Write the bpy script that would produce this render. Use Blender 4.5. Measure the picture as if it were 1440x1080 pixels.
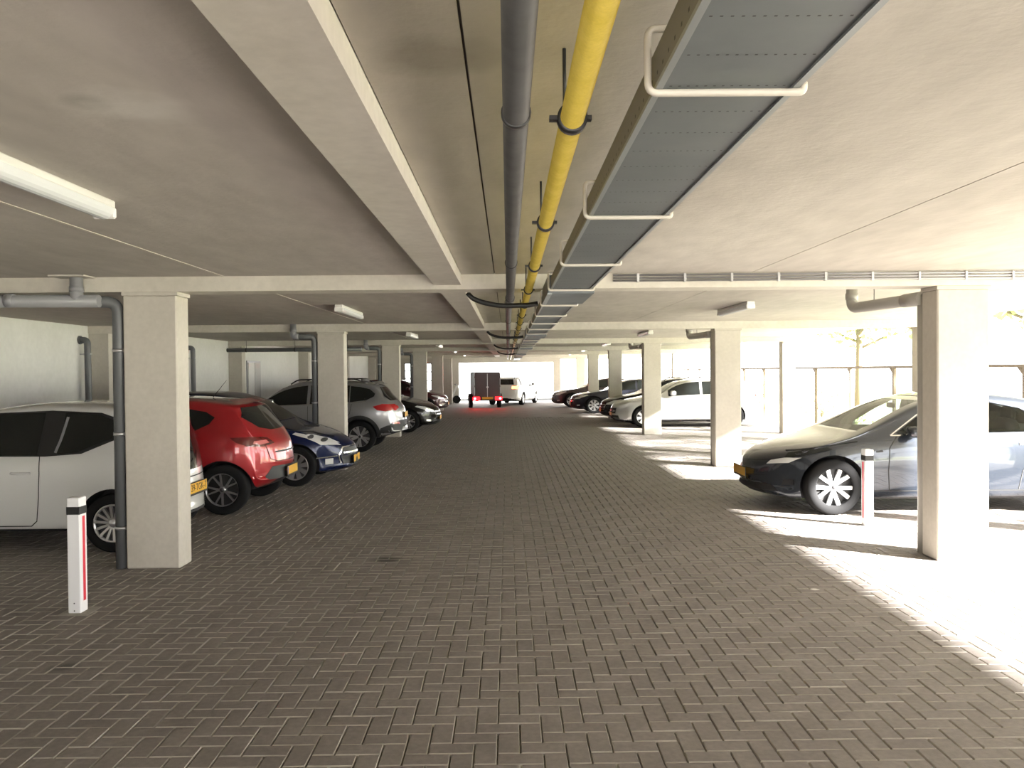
import bpy, bmesh, math, random
import numpy as np
from mathutils import Vector, Matrix
from mathutils.bvhtree import BVHTree
from mathutils.geometry import delaunay_2d_cdt

for o in list(bpy.data.objects):
    bpy.data.objects.remove(o, do_unlink=True)
SC = bpy.context.scene
COL = SC.collection
PI = math.pi
random.seed(7)
rng = np.random.default_rng(7)

# ------------------------------------------------------------------ camera
FPX, CAM_H = 1162.0, 1.75
YAW, PITCH, ROLL = 6 / FPX, 18.0 / FPX, 0.0085
fw = Vector((math.sin(YAW) * math.cos(PITCH), math.cos(YAW) * math.cos(PITCH), -math.sin(PITCH)))
r0 = fw.cross(Vector((0, 0, 1))).normalized()
u0 = r0.cross(fw).normalized()
rr = r0 * math.cos(ROLL) - u0 * math.sin(ROLL)
uu = u0 * math.cos(ROLL) + r0 * math.sin(ROLL)
CP = Vector((0, 0, CAM_H))
cd = bpy.data.cameras.new('camera')
cam = bpy.data.objects.new('camera', cd)
COL.objects.link(cam)
cd.sensor_fit = 'HORIZONTAL'
cd.sensor_width = 36.0
cd.lens = FPX / 1440 * 36
cd.clip_end = 500
cam.matrix_world = Matrix(((rr.x, uu.x, -fw.x, CP.x), (rr.y, uu.y, -fw.y, CP.y),
                           (rr.z, uu.z, -fw.z, CP.z), (0, 0, 0, 1)))
SC.camera = cam

# ------------------------------------------------------------------ sky, sun, exposure
world = bpy.data.worlds.new('sky')
SC.world = world
world.use_nodes = True
bg = world.node_tree.nodes['Background']
bg.inputs['Color'].default_value = (1.0, 0.99, 0.98, 1)
bg.inputs['Strength'].default_value = 3.4
EL = math.radians(24.0)
sun_dir = Vector((-0.82 * math.cos(EL), 0.572 * math.cos(EL), -math.sin(EL)))
sl = bpy.data.lights.new('sun', 'SUN')
sl.energy = 46.0
sl.angle = math.radians(2.2)
sl.color = (1.0, 0.972, 0.94)
so = bpy.data.objects.new('sun', sl)
COL.objects.link(so)
so.rotation_euler = sun_dir.to_track_quat('-Z', 'Y').to_euler()
so.location = (20, -20, 15)
SC.view_settings.view_transform = 'Standard'
SC.view_settings.look = 'None'
SC.view_settings.gamma = 1.0
SC.view_settings.use_curve_mapping = False
SC.view_settings.exposure = 1.35

# ------------------------------------------------------------------ materials
MATS = {}


def mat(name, col=(0.5, 0.5, 0.5), rough=0.6, metal=0.0, spec=0.5, coat=0.0, emit=None, estr=0.0):
    if name in MATS:
        return MATS[name]
    m = bpy.data.materials.new(name)
    m.use_nodes = True
    b = m.node_tree.nodes['Principled BSDF']
    b.inputs['Base Color'].default_value = (*col, 1)
    b.inputs['Roughness'].default_value = rough
    b.inputs['Metallic'].default_value = metal
    b.inputs['Specular IOR Level'].default_value = spec
    b.inputs['Coat Weight'].default_value = coat
    b.inputs['Coat Roughness'].default_value = 0.04
    if emit:
        b.inputs['Emission Color'].default_value = (*emit, 1)
        b.inputs['Emission Strength'].default_value = estr
    MATS[name] = m
    return m


def noisy(name, c1, c2, scale, rough=0.8, detail=6.0, contrast=(0.3, 0.7), bump=0.0, bscale=60.0,
          stretch=(1, 1, 1), fine=0.0, stain_sun_spots=None, spec=0.3):
    """two-tone procedural surface in world coordinates; optional fine speckle, bump and a few round stains"""
    if name in MATS:
        return MATS[name]
    m = bpy.data.materials.new(name)
    m.use_nodes = True
    nt = m.node_tree
    N, Lk = nt.nodes, nt.links
    b = N['Principled BSDF']
    b.inputs['Roughness'].default_value = rough
    b.inputs['Specular IOR Level'].default_value = spec
    geo = N.new('ShaderNodeNewGeometry')
    mp = N.new('ShaderNodeMapping')
    mp.inputs['Scale'].default_value = stretch
    Lk.new(geo.outputs['Position'], mp.inputs['Vector'])
    nz = N.new('ShaderNodeTexNoise')
    nz.inputs['Scale'].default_value = scale
    nz.inputs['Detail'].default_value = detail
    nz.inputs['Roughness'].default_value = 0.6
    Lk.new(mp.outputs['Vector'], nz.inputs['Vector'])
    rp = N.new('ShaderNodeValToRGB')
    rp.color_ramp.elements[0].position = contrast[0]
    rp.color_ramp.elements[1].position = contrast[1]
    rp.color_ramp.elements[0].color = (*c1, 1)
    rp.color_ramp.elements[1].color = (*c2, 1)
    Lk.new(nz.outputs['Fac'], rp.inputs['Fac'])
    out = rp.outputs['Color']
    if fine > 0:
        n2 = N.new('ShaderNodeTexNoise')
        n2.inputs['Scale'].default_value = scale * 14
        n2.inputs['Detail'].default_value = 4
        Lk.new(mp.outputs['Vector'], n2.inputs['Vector'])
        mr = N.new('ShaderNodeMapRange')
        mr.inputs['From Min'].default_value = 0.3
        mr.inputs['From Max'].default_value = 0.7
        mr.inputs['To Min'].default_value = 1 - fine
        mr.inputs['To Max'].default_value = 1 + fine
        Lk.new(n2.outputs['Fac'], mr.inputs['Value'])
        mx = N.new('ShaderNodeVectorMath')
        mx.operation = 'SCALE'
        Lk.new(out, mx.inputs[0])
        Lk.new(mr.outputs['Result'], mx.inputs['Scale'])
        out = mx.outputs['Vector']
    for (p, rad, colr, amt) in (stain_sun_spots or []):
        sb = N.new('ShaderNodeVectorMath')
        sb.operation = 'SUBTRACT'
        Lk.new(geo.outputs['Position'], sb.inputs[0])
        sb.inputs[1].default_value = p
        nv = N.new('ShaderNodeTexNoise')
        nv.inputs['Scale'].default_value = 5
        Lk.new(geo.outputs['Position'], nv.inputs['Vector'])
        ln = N.new('ShaderNodeVectorMath')
        ln.operation = 'LENGTH'
        Lk.new(sb.outputs['Vector'], ln.inputs[0])
        ad = N.new('ShaderNodeMath')
        ad.operation = 'MULTIPLY_ADD'
        Lk.new(nv.outputs['Fac'], ad.inputs[0])
        ad.inputs[1].default_value = rad * 1.2
        Lk.new(ln.outputs['Value'], ad.inputs[2])
        m2 = N.new('ShaderNodeMapRange')
        m2.inputs['From Min'].default_value = rad * 1.0
        m2.inputs['From Max'].default_value = rad * 1.7
        m2.inputs['To Min'].default_value = amt
        m2.inputs['To Max'].default_value = 0
        Lk.new(ad.outputs['Value'], m2.inputs['Value'])
        mm = N.new('ShaderNodeMix')
        mm.data_type = 'RGBA'
        Lk.new(m2.outputs['Result'], mm.inputs['Factor'])
        Lk.new(out, mm.inputs['A'])
        mm.inputs['B'].default_value = (*colr, 1)
        out = mm.outputs['Result']
    Lk.new(out, b.inputs['Base Color'])
    if bump > 0:
        n3 = N.new('ShaderNodeTexNoise')
        n3.inputs['Scale'].default_value = bscale
        n3.inputs['Detail'].default_value = 5
        Lk.new(geo.outputs['Position'], n3.inputs['Vector'])
        bp = N.new('ShaderNodeBump')
        bp.inputs['Strength'].default_value = bump
        bp.inputs['Distance'].default_value = 0.01
        Lk.new(n3.outputs['Fac'], bp.inputs['Height'])
        Lk.new(bp.outputs['Normal'], b.inputs['Normal'])
    MATS[name] = m
    return m


def glass_mat(name, tint, refl=1.0):
    if name in MATS:
        return MATS[name]
    m = bpy.data.materials.new(name)
    m.use_nodes = True
    nt = m.node_tree
    N, Lk = nt.nodes, nt.links
    N.remove(N['Principled BSDF'])
    tr = N.new('ShaderNodeBsdfTransparent')
    tr.inputs['Color'].default_value = (*tint, 1)
    gl = N.new('ShaderNodeBsdfGlossy')
    gl.inputs['Roughness'].default_value = 0.02
    fr = N.new('ShaderNodeFresnel')
    fr.inputs['IOR'].default_value = 1.45
    mx = N.new('ShaderNodeMixShader')
    Lk.new(fr.outputs['Fac'], mx.inputs['Fac'])
    Lk.new(tr.outputs['BSDF'], mx.inputs[1])
    Lk.new(gl.outputs['BSDF'], mx.inputs[2])
    Lk.new(mx.outputs['Shader'], N['Material Output'].inputs['Surface'])
    MATS[name] = m
    return m


M_CEIL = noisy('ceiling_concrete', (0.43, 0.392, 0.352), (0.575, 0.535, 0.488), 0.55, 0.85, stretch=(1, 0.35, 1),
               contrast=(0.33, 0.68), fine=0.07, bump=0.25, bscale=25,
               stain_sun_spots=[((-1.33, 2.66, 2.62), 0.09, (0.26, 0.235, 0.20), 0.8),
                       ((-1.23, 2.72, 2.62), 0.20, (0.70, 0.67, 0.62), 0.55),
                       ((-0.2, 2.3, 2.62), 0.18, (0.28, 0.25, 0.21), 0.6)])
M_BEAM = noisy('beam_concrete', (0.54, 0.505, 0.44), (0.63, 0.595, 0.53), 1.2, 0.8, contrast=(0.3, 0.7), fine=0.05,
               bump=0.12, bscale=30)
M_COLUMN = noisy('column_concrete', (0.49, 0.455, 0.40), (0.56, 0.525, 0.465), 1.6, 0.8, contrast=(0.3, 0.7),
                 fine=0.04, bump=0.1, bscale=40)
M_WALL = noisy('painted_wall', (0.68, 0.675, 0.64), (0.76, 0.755, 0.725), 0.9, 0.75, contrast=(0.3, 0.7), fine=0.03)
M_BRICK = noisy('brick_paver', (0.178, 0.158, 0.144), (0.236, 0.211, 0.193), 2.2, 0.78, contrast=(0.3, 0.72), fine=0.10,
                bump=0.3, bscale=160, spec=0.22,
                stain_sun_spots=[((-1.15, 7.69, 0), 0.14, (0.05, 0.045, 0.04), 0.8),
                        ((-2.67, 4.93, 0), 0.10, (0.07, 0.065, 0.06), 0.7),
                        ((2.42, 6.52, 0), 0.035, (0.8, 0.78, 0.72), 0.9)])  # the small pale spot is a fleck of sunlight painted on the bricks
M_SAND = noisy('joint_sand', (0.26, 0.24, 0.205), (0.36, 0.335, 0.29), 9, 0.95)
M_EDGE = noisy('lit_brick_edge', (0.34, 0.315, 0.275), (0.42, 0.39, 0.34), 6, 0.9)  # paler brick sides: light caught by the bevels, put into the colour
M_JOINT_D = mat('dark_joint', (0.10, 0.09, 0.08), 0.9)
M_PVC = mat('grey_pvc', (0.27, 0.27, 0.285), 0.35)
M_PVC_D = mat('dark_grey_pvc', (0.115, 0.12, 0.125), 0.4)
M_PVC_L = mat('beige_grey_pvc', (0.36, 0.345, 0.31), 0.4)
M_IRON = noisy('grey_painted_iron', (0.085, 0.084, 0.084), (0.115, 0.114, 0.113), 8, 0.5)
M_YEL = noisy('yellow_gas_paint', (0.66, 0.50, 0.075), (0.77, 0.60, 0.13), 10, 0.35, fine=0.05)
M_CLAMP = mat('clamp_steel', (0.06, 0.06, 0.062), 0.45, 0.6)
M_TRAY = noisy('galvanised_tray', (0.14, 0.155, 0.165), (0.18, 0.195, 0.205), 3, 0.45)
M_TRAYRIM = mat('tray_rim', (0.33, 0.35, 0.36), 0.4, 0.3)
M_TRAYSIDE = mat('tray_side', (0.19, 0.18, 0.155), 0.5)
M_BRACKET = mat('bracket_metal', (0.62, 0.58, 0.51), 0.5)
M_BLACK = mat('black_plastic', (0.012, 0.012, 0.013), 0.5)
M_RUBBER = mat('tyre_rubber', (0.012, 0.012, 0.0125), 0.85, 0, 0.15)
M_CABLE = mat('black_cable', (0.012, 0.012, 0.012), 0.5)
M_LAMPBODY = mat('lamp_housing', (0.78, 0.77, 0.74), 0.5)
M_LAMPDIFF = mat('lamp_diffuser', (0.72, 0.74, 0.76), 0.25)
M_STEEL = mat('brushed_steel', (0.55, 0.55, 0.56), 0.3, 0.9)
M_GALV = mat('galvanised_conduit', (0.40, 0.40, 0.41), 0.4, 0.5)
M_WPOST = mat('post_white', (0.82, 0.82, 0.84), 0.45)
M_RED = mat('post_red', (0.72, 0.03, 0.06), 0.4)
M_DARK = mat('interior_dark', (0.02, 0.02, 0.022), 0.7)
M_GLASSD = mat('dark_car_glass', (0.010, 0.012, 0.012), 0.03, 0, 0.5)
M_GLASST = glass_mat('clear_car_glass', (0.60, 0.68, 0.64))
M_CHROME = mat('chrome', (0.75, 0.75, 0.76), 0.12, 1.0)
M_ALLOY = mat('alloy_silver', (0.62, 0.62, 0.63), 0.28, 0.85)
M_ALLOYD = mat('alloy_dark', (0.09, 0.09, 0.095), 0.35, 0.6)
M_TAIL = mat('red_lamp_lens', (0.42, 0.008, 0.012), 0.08, 0, 0.6, coat=0.8)
M_TAILDK = mat('dark_red_lens', (0.11, 0.006, 0.008), 0.08, 0, 0.6, coat=0.8)
M_LENS = mat('headlamp_lens', (0.80, 0.80, 0.80), 0.10, 0.25, 0.8, coat=1.0)
M_PLATE = mat('plate_yellow', (0.80, 0.44, 0.035), 0.4)
M_PLATEBLUE = mat('plate_blue', (0.03, 0.06, 0.4), 0.4)
M_SEAM = mat('panel_gap', (0.02, 0.02, 0.02), 0.8)
M_SEAT = mat('seat_fabric', (0.03, 0.03, 0.033), 0.8)
M_BRAKE = mat('tail_lamp_lit', (0.5, 0.01, 0.01), 0.2, emit=(1.0, 0.003, 0.005), estr=220.0)
M_ORANGE = mat('amber_lit', (0.6, 0.12, 0.02), 0.2, emit=(1.0, 0.18, 0.04), estr=6.0)


def paint(name, col, metal=0.0, rough=0.28):
    return mat(name, col, rough, metal, 0.5, coat=1.0)


# ------------------------------------------------------------------ object helpers
def link(name, me, m=None, parent=None):
    o = bpy.data.objects.new(name, me)
    COL.objects.link(o)
    if m is not None and me is not None and len(me.materials) == 0:
        me.materials.append(m)
    if parent is not None:
        o.parent = parent
    return o


def tag(o, label=None, cat=None, group=None, kind=None):
    if label:
        o['label'] = label
    if cat:
        o['category'] = cat
    if group:
        o['group'] = group
    if kind:
        o['kind'] = kind
    return o


def empty(name, loc=(0, 0, 0), rz=0.0):
    o = bpy.data.objects.new(name, None)
    COL.objects.link(o)
    o.location = loc
    o.rotation_euler = (0, 0, rz)
    o.empty_display_size = 0.2
    return o


class MB:
    """collects simple solids and links them as one mesh"""

    def __init__(self):
        self.v, self.f, self.sm = [], [], []

    def add(self, verts, faces, smooth=False):
        b = len(self.v)
        self.v += [tuple(p) for p in verts]
        self.f += [tuple(i + b for i in f) for f in faces]
        self.sm += [smooth] * len(faces)
        return self

    def box(self, x0, x1, y0, y1, z0, z1, ch=0.0):
        if ch <= 0:
            vs = [(x, y, z) for x in (x0, x1) for y in (y0, y1) for z in (z0, z1)]
            fs = [(0, 1, 3, 2), (4, 6, 7, 5), (0, 4, 5, 1), (2, 3, 7, 6), (0, 2, 6, 4), (1, 5, 7, 3)]
            return self.add(vs, fs)
        bm = bmesh.new()
        bmesh.ops.create_cube(bm, size=1)
        for v in bm.verts:
            v.co = Vector(((x0 + x1) / 2 + v.co.x * (x1 - x0), (y0 + y1) / 2 + v.co.y * (y1 - y0),
                           (z0 + z1) / 2 + v.co.z * (z1 - z0)))
        bmesh.ops.bevel(bm, geom=list(bm.edges), offset=ch, segments=1, affect='EDGES')
        bm.verts.index_update()
        self.add([v.co[:] for v in bm.verts], [[v.index for v in f.verts] for f in bm.faces])
        bm.free()
        return self

    def tube(self, pts, r, seg=16, caps=True):
        pts = [Vector(p) for p in pts]
        n = len(pts)
        rs = r if isinstance(r, (list, tuple)) else [r] * n
        t0 = (pts[1] - pts[0]).normalized()
        ref = Vector((0, 0, 1)) if abs(t0.z) < 0.9 else Vector((1, 0, 0))
        a = t0.cross(ref).normalized()
        vs = []
        for i, p in enumerate(pts):
            t = ((pts[min(i + 1, n - 1)] - pts[max(i - 1, 0)])).normalized()
            a = (a - t * a.dot(t)).normalized()
            b = t.cross(a)
            for k in range(seg):
                an = 2 * PI * k / seg
                vs.append(p + (a * math.cos(an) + b * math.sin(an)) * rs[i])
        fs = []
        for i in range(n - 1):
            for k in range(seg):
                k2 = (k + 1) % seg
                fs.append((i * seg + k, i * seg + k2, (i + 1) * seg + k2, (i + 1) * seg + k))
        self.add(vs, fs, True)
        if caps:
            b0 = len(self.v) - len(vs)
            self.f += [tuple(b0 + k for k in reversed(range(seg))), tuple(b0 + (n - 1) * seg + k for k in range(seg))]
            self.sm += [False, False]
        return self

    def lathe_y(self, prof, seg=40, c=(0, 0, 0), smooth=True):
        """profile of (radius, y) spun about the y axis"""
        vs, fs = [], []
        n = len(prof)
        for k in range(seg):
            an = 2 * PI * k / seg
            for (r, y) in prof:
                vs.append((c[0] + r * math.cos(an), c[1] + y, c[2] + r * math.sin(an)))
        for k in range(seg):
            k2 = (k + 1) % seg
            for i in range(n - 1):
                fs.append((k * n + i, k * n + i + 1, k2 * n + i + 1, k2 * n + i))
        return self.add(vs, fs, smooth)

    def ellipsoid(self, c, s, e=0.6, nu=16, nv=10):
        """super-ellipsoid (rounded box) with half sizes s"""
        def sp(v):
            return math.copysign(abs(v) ** e, v)
        vs, fs = [], []
        for j in range(nv + 1):
            ph = -PI / 2 + PI * j / nv
            for i in range(nu):
                th = 2 * PI * i / nu
                vs.append((c[0] + s[0] * sp(math.cos(ph)) * sp(math.cos(th)),
                           c[1] + s[1] * sp(math.cos(ph)) * sp(math.sin(th)), c[2] + s[2] * sp(math.sin(ph))))
        for j in range(nv):
            for i in range(nu):
                i2 = (i + 1) % nu
                fs.append((j * nu + i, j * nu + i2, (j + 1) * nu + i2, (j + 1) * nu + i))
        return self.add(vs, fs, True)

    def prism(self, poly, a0, a1, axis='y'):
        """2-D polygon extruded along an axis; poly is (x,z) for y, (y,z) for x, (x,y) for z"""
        n = len(poly)
        def P(p, a):
            return {'y': (p[0], a, p[1]), 'x': (a, p[0], p[1]), 'z': (p[0], p[1], a)}[axis]
        vs = [P(p, a0) for p in poly] + [P(p, a1) for p in poly]
        fs = [tuple(range(n)), tuple(range(2 * n - 1, n - 1, -1))]
        for i in range(n):
            j = (i + 1) % n
            fs.append((i, i + n, j + n, j))
        return self.add(vs, fs)

    def mesh(self, name='mesh', fix=True):
        me = bpy.data.meshes.new(name)
        me.from_pydata(self.v, [], self.f)
        me.polygons.foreach_set('use_smooth', self.sm)
        if fix:
            bm = bmesh.new()
            bm.from_mesh(me)
            bmesh.ops.recalc_face_normals(bm, faces=list(bm.faces))
            bm.to_mesh(me)
            bm.free()
        me.update()
        return me

    def build(self, name, m, parent=None):
        return link(name, self.mesh(name), m, parent)


def bend(pts, rad, n=6):
    """round the corners of a polyline"""
    pts = [Vector(p) for p in pts]
    out = [pts[0]]
    for i in range(1, len(pts) - 1):
        p, a, b = pts[i], pts[i - 1], pts[i + 1]
        da, db = (a - p), (b - p)
        r = min(rad, da.length * 0.49, db.length * 0.49)
        A, B = p + da.normalized() * r, p + db.normalized() * r
        for k in range(n + 1):
            t = k / n
            out.append(A * (1 - t) ** 2 + p * 2 * t * (1 - t) + B * t * t)
    out.append(pts[-1])
    return out


def struct(name, mb, m, **kw):
    o = mb.build(name, m)
    tag(o, kind='structure', **kw)
    return o


def text_mesh(txt, size):
    cu = bpy.data.curves.new('lettering', 'FONT')
    cu.body = txt
    cu.size = size
    cu.align_x = 'CENTER'
    cu.align_y = 'CENTER'
    cu.extrude = 0.0006
    o = bpy.data.objects.new('tmp', cu)
    COL.objects.link(o)
    bpy.context.view_layer.update()
    dg = bpy.context.evaluated_depsgraph_get()
    me = bpy.data.meshes.new_from_object(o.evaluated_get(dg))
    bpy.data.objects.remove(o, do_unlink=True)
    bpy.data.curves.remove(cu)
    return me


# ================================================================== STRUCTURE
BAY = 7.42
SLAB, BEAM, LBEAM = 2.62, 2.487, 2.525
XL, XR = -7.5, 7.8
YB, YE = -6.2, 46.0

# --- ceiling: a backing slab with panels that leave recessed joints
ceil = struct('ceiling', MB().box(XL - 0.2, XR, YB, YE + 0.3, SLAB + 0.012, SLAB + 0.24), M_JOINT_D)
strips = [(XL, -2.53), (-2.53, -0.65), (-0.41, -0.11), (-0.11, 2.2), (2.2, XR)]
rows = [(YB, 0.0)] + [(BAY * n + 0.28, BAY * (n + 1)) for n in range(0, 6)] + [(BAY * 6 + 0.28, YE)]
for (ya, yb) in rows:
    if yb - ya < 0.3:
        continue
    for i, (xa, xb) in enumerate(strips):
        MB().box(xa + 0.004, xb - 0.004, ya, yb, SLAB, SLAB + 0.013).build('ceiling_panel', M_CEIL, ceil)
    MB().box(-2.545, -2.52, ya + 0.05, yb - 0.02, SLAB - 0.004, SLAB + 0.005).build('joint_bead', M_BEAM, ceil)
# --- cross beams and the beam along the aisle
for n in range(0, 7):
    y = BAY * n
    struct('ceiling_beam', MB().box(XL, XR - 0.02, y - 0.01, y + 0.29, BEAM, SLAB + 0.02), M_BEAM)
for n in range(-1, 7):
    y0 = max(BAY * n + 0.29, YB)
    y1 = min(BAY * (n + 1) - 0.01, YE)
    if n < 6:
        struct('ceiling_beam', MB().box(-0.65, -0.41, y0, y1, LBEAM, SLAB + 0.02), M_BEAM)

# --- left wall, pilasters
struct('wall_left', MB().box(XL - 0.2, XL, YB, YE, -0.02, SLAB + 0.02), M_WALL)
for n in range(0, 7):
    y = BAY * n
    o = MB().box(XL, XL + 0.36, y, y + 0.30, 0, BEAM, 0.008).build('wall_pilaster', M_COLUMN)
    tag(o, kind='structure')
# --- end wall with the exit opening and slim windows
ew = MB()
xs = [XL, -5.75, -5.35, -4.62, -4.22, -2.72]
ew.box(XL, -5.75, YE, YE + 0.25, 0, SLAB + 0.02)
ew.box(-5.35, -4.62, YE, YE + 0.25, 0, SLAB + 0.02)
ew.box(-4.22, -2.72, YE, YE + 0.25, 0, SLAB + 0.02)
ew.box(-5.75, -5.35, YE, YE + 0.25, 0, 0.9).box(-4.62, -4.22, YE, YE + 0.25, 0, 0.7)
ew.box(-5.75, -5.35, YE, YE + 0.25, 2.25, SLAB + 0.02).box(-4.62, -4.22, YE, YE + 0.25, 2.25, SLAB + 0.02)
ew.box(-2.72, 2.55, YE, YE + 0.25, 2.235, SLAB + 0.02)
ew.box(2.55, 2.95, YE, YE + 0.25, 0, SLAB + 0.02)
ew.box(7.3, XR, YE, YE + 0.25, 0, SLAB + 0.02)
ew.box(2.95, 7.3, YE, YE + 0.25, 2.40, SLAB + 0.02)
struct('wall_end', ew, M_COLUMN)
for k, (xa, xb, z0, z1) in enumerate(((-5.75, -5.35, 0.9, 2.25), (-4.62, -4.22, 0.7, 2.25))):
    w = struct('window_%d' % (k + 1), MB().box(xa, xb, YE + 0.05, YE + 0.11, z0, z0 + 0.05)
               .box(xa, xb, YE + 0.05, YE + 0.11, z1 - 0.05, z1).box(xa, xa + 0.05, YE + 0.05, YE + 0.11, z0, z1)
               .box(xb - 0.05, xb, YE + 0.05, YE + 0.11, z0, z1), M_PVC_D)
    for zc in (z0 + (z1 - z0) * 0.36, z0 + (z1 - z0) * 0.68):
        MB().box(xa, xb, YE + 0.055, YE + 0.105, zc - 0.025, zc + 0.025).build('window_bar', M_PVC_D, w)
    MB().box(xa + 0.05, xb - 0.05, YE + 0.075, YE + 0.081, z0 + 0.05, z1 - 0.05).build('window_pane', glass_mat('clear_pane', (0.95, 0.97, 0.96)), w)
# --- wall behind the viewer with its own gateway
bw = MB()
bw.box(XL, -2.6, YB - 0.25, YB, 0, SLAB + 0.2).box(3.6, XR, YB - 0.25, YB, 0, SLAB + 0.2)
bw.box(-2.6, 3.6, YB - 0.25, YB, 2.3, SLAB + 0.2)
struct('wall_back', bw, M_COLUMN)
# --- door in the left wall
dr = struct('door_1', MB().box(XL - 0.01, XL + 0.03, 23.75, 25.05, 0, 2.12), M_PVC)
MB().box(XL + 0.03, XL + 0.05, 23.82, 24.38, 0.02, 2.06).build('door_leaf', mat('door_pale', (0.62, 0.61, 0.58), 0.5), dr)
MB().box(XL + 0.03, XL + 0.05, 24.42, 24.98, 0.02, 2.06).build('door_leaf', mat('door_grey', (0.40, 0.39, 0.37), 0.5), dr)
MB().tube([(XL + 0.05, 24.32, 1.02), (XL + 0.1, 24.32, 1.02), (XL + 0.1, 24.22, 1.02)], 0.01, 8).build('door_handle', M_STEEL, dr)

# ------------------------------------------------------------------ floor of herringbone pavers
W = 0.1066
GX, GY = -0.062, 4.186
YBR = 31.0
floor = struct('floor', MB().box(XL - 0.3, XR + 0.1, YB - 0.3, YE + 0.3, -0.15, -0.0155), M_SAND)
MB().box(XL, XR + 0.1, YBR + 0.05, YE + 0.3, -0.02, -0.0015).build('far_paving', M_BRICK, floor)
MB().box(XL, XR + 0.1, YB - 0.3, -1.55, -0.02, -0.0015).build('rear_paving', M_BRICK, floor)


def brick_geo(lx, ly):
    g, c, d = 0.0034, 0.0032, 0.0060
    x, y = lx / 2 - g, ly / 2 - g
    top = [(-x + c, -y + c, 0), (x - c, -y + c, 0), (x - c, y - c, 0), (-x + c, y - c, 0)]
    mid = [(-x, -y, -d), (x, -y, -d), (x, y, -d), (-x, y, -d)]
    bot = [(-x, -y, -0.018), (x, -y, -0.018), (x, y, -0.018), (-x, y, -0.018)]
    vs = np.array(top + mid + bot)
    fs = [(0, 1, 2, 3)]
    for i in range(4):
        j = (i + 1) % 4
        fs.append((4 + i, 4 + j, j, i))
        fs.append((8 + i, 8 + j, 4 + j, 4 + i))
    return vs, fs


bricks = []
c0, c1 = int((XL - GX) / W) - 1, int((XR + 0.1 - GX) / W) + 1
k0, k1 = int((-1.5 - GY) / W), int((YBR - GY) / W)
for c in range(c0, c1):
    for q in range((k0 - c) // 4 - 1, (k1 - c) // 4 + 2):
        r = c + 4 * q
        for (cx, cy, o) in ((c + 0.5, r + 1.0, 0), (c + 1.0, r - 0.5, 1)):
            px, py = GX + cx * W, GY + cy * W
            if XL + 0.05 < px < XR + 0.05 and -1.5 < py < YBR:
                bricks.append((px, py, o))
BR = np.array(bricks)
dzs = rng.normal(0, 0.0007, len(BR))


def frame_ok(px, py):
    d = Vector((px, py, 0)) - CP
    z = d.dot(fw)
    if z < 0.2:
        return None
    u, v = 720 + FPX * d.dot(rr) / z, 540 - FPX * d.dot(uu) / z
    return z if (10 < u < 1430 and v < 1085) else None


near = []
for i, (px, py, o) in enumerate(BR):
    if py < 6.5:
        z = frame_ok(px, py)
        if z:
            near.append((z, i))
near.sort()
single = set(i for _, i in near[:300])
gv = [brick_geo(W, 2 * W), brick_geo(2 * W, W)]
bmesh_shared = []
for (vs, fs) in gv:
    me = bpy.data.meshes.new('brick')
    me.from_pydata([tuple(v) for v in vs], [], fs)
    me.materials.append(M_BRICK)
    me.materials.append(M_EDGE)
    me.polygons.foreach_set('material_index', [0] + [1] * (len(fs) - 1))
    bmesh_shared.append(me)
for i in sorted(single):
    px, py, o = BR[i]
    b = bpy.data.objects.new('brick', bmesh_shared[int(o)])
    COL.objects.link(b)
    b.location = (px, py, dzs[i])
    b.parent = floor
allv, allf, base = [], [], 0
for i, (px, py, o) in enumerate(BR):
    if i in single:
        continue
    vs, fs = gv[int(o)]
    allv.append(vs + np.array([px, py, dzs[i]]))
    allf += [tuple(k + base for k in f) for f in fs]
    base += 12
me = bpy.data.meshes.new('paving_bricks')
me.from_pydata(np.concatenate(allv).tolist(), [], allf)
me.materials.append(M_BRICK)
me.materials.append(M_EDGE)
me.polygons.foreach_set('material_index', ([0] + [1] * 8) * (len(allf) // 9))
tag(link('paving_bricks', me, None, floor), kind='stuff')

# ------------------------------------------------------------------ columns
LX = {1: -2.96, 2: -2.93, 3: -2.91, 4: -2.91, 5: -2.91, 6: -3.0, 0: -2.96, -1: -2.96}
RX = {1: 3.87, 2: 3.73, 3: 3.67, 4: 3.64, 5: 3.62, 6: 3.70, 0: 3.83, -1: 3.83}
where_l = {1: 'between the white post and the white hatchback', 2: 'between the blue hatchback and the silver SUV',
           3: 'behind the silver SUV, before the black hatchback', 4: 'just behind the dark grey hatchback',
           5: 'just beyond the dark red hatchback', 6: 'beside the white scooter near the exit'}
where_r = {1: 'in front of the electric saloon, sunlit', 2: 'in front of the silver hatchback, wide and sunlit',
           3: 'standing before the front wheel of the silver car', 4: 'between the black estate and the navy saloon',
           5: 'between the navy saloon and the dark brown car', 6: 'just beyond the dark brown car near the exit'}


def column(x0, x1, y, label, group):
    t = empty('concrete_column', ((x0 + x1) / 2, y + 0.14, 0))
    hx = (x1 - x0) / 2
    MB().box(-hx, hx, -0.14, 0.14, 0, BEAM - 0.03, 0.012).build('shaft', M_COLUMN, t)
    MB().box(-hx - 0.008, hx + 0.014, -0.148, 0.15, BEAM - 0.035, BEAM, 0.004).build('cap', M_COLUMN, t)
    tag(t, label, 'column', group)


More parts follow.
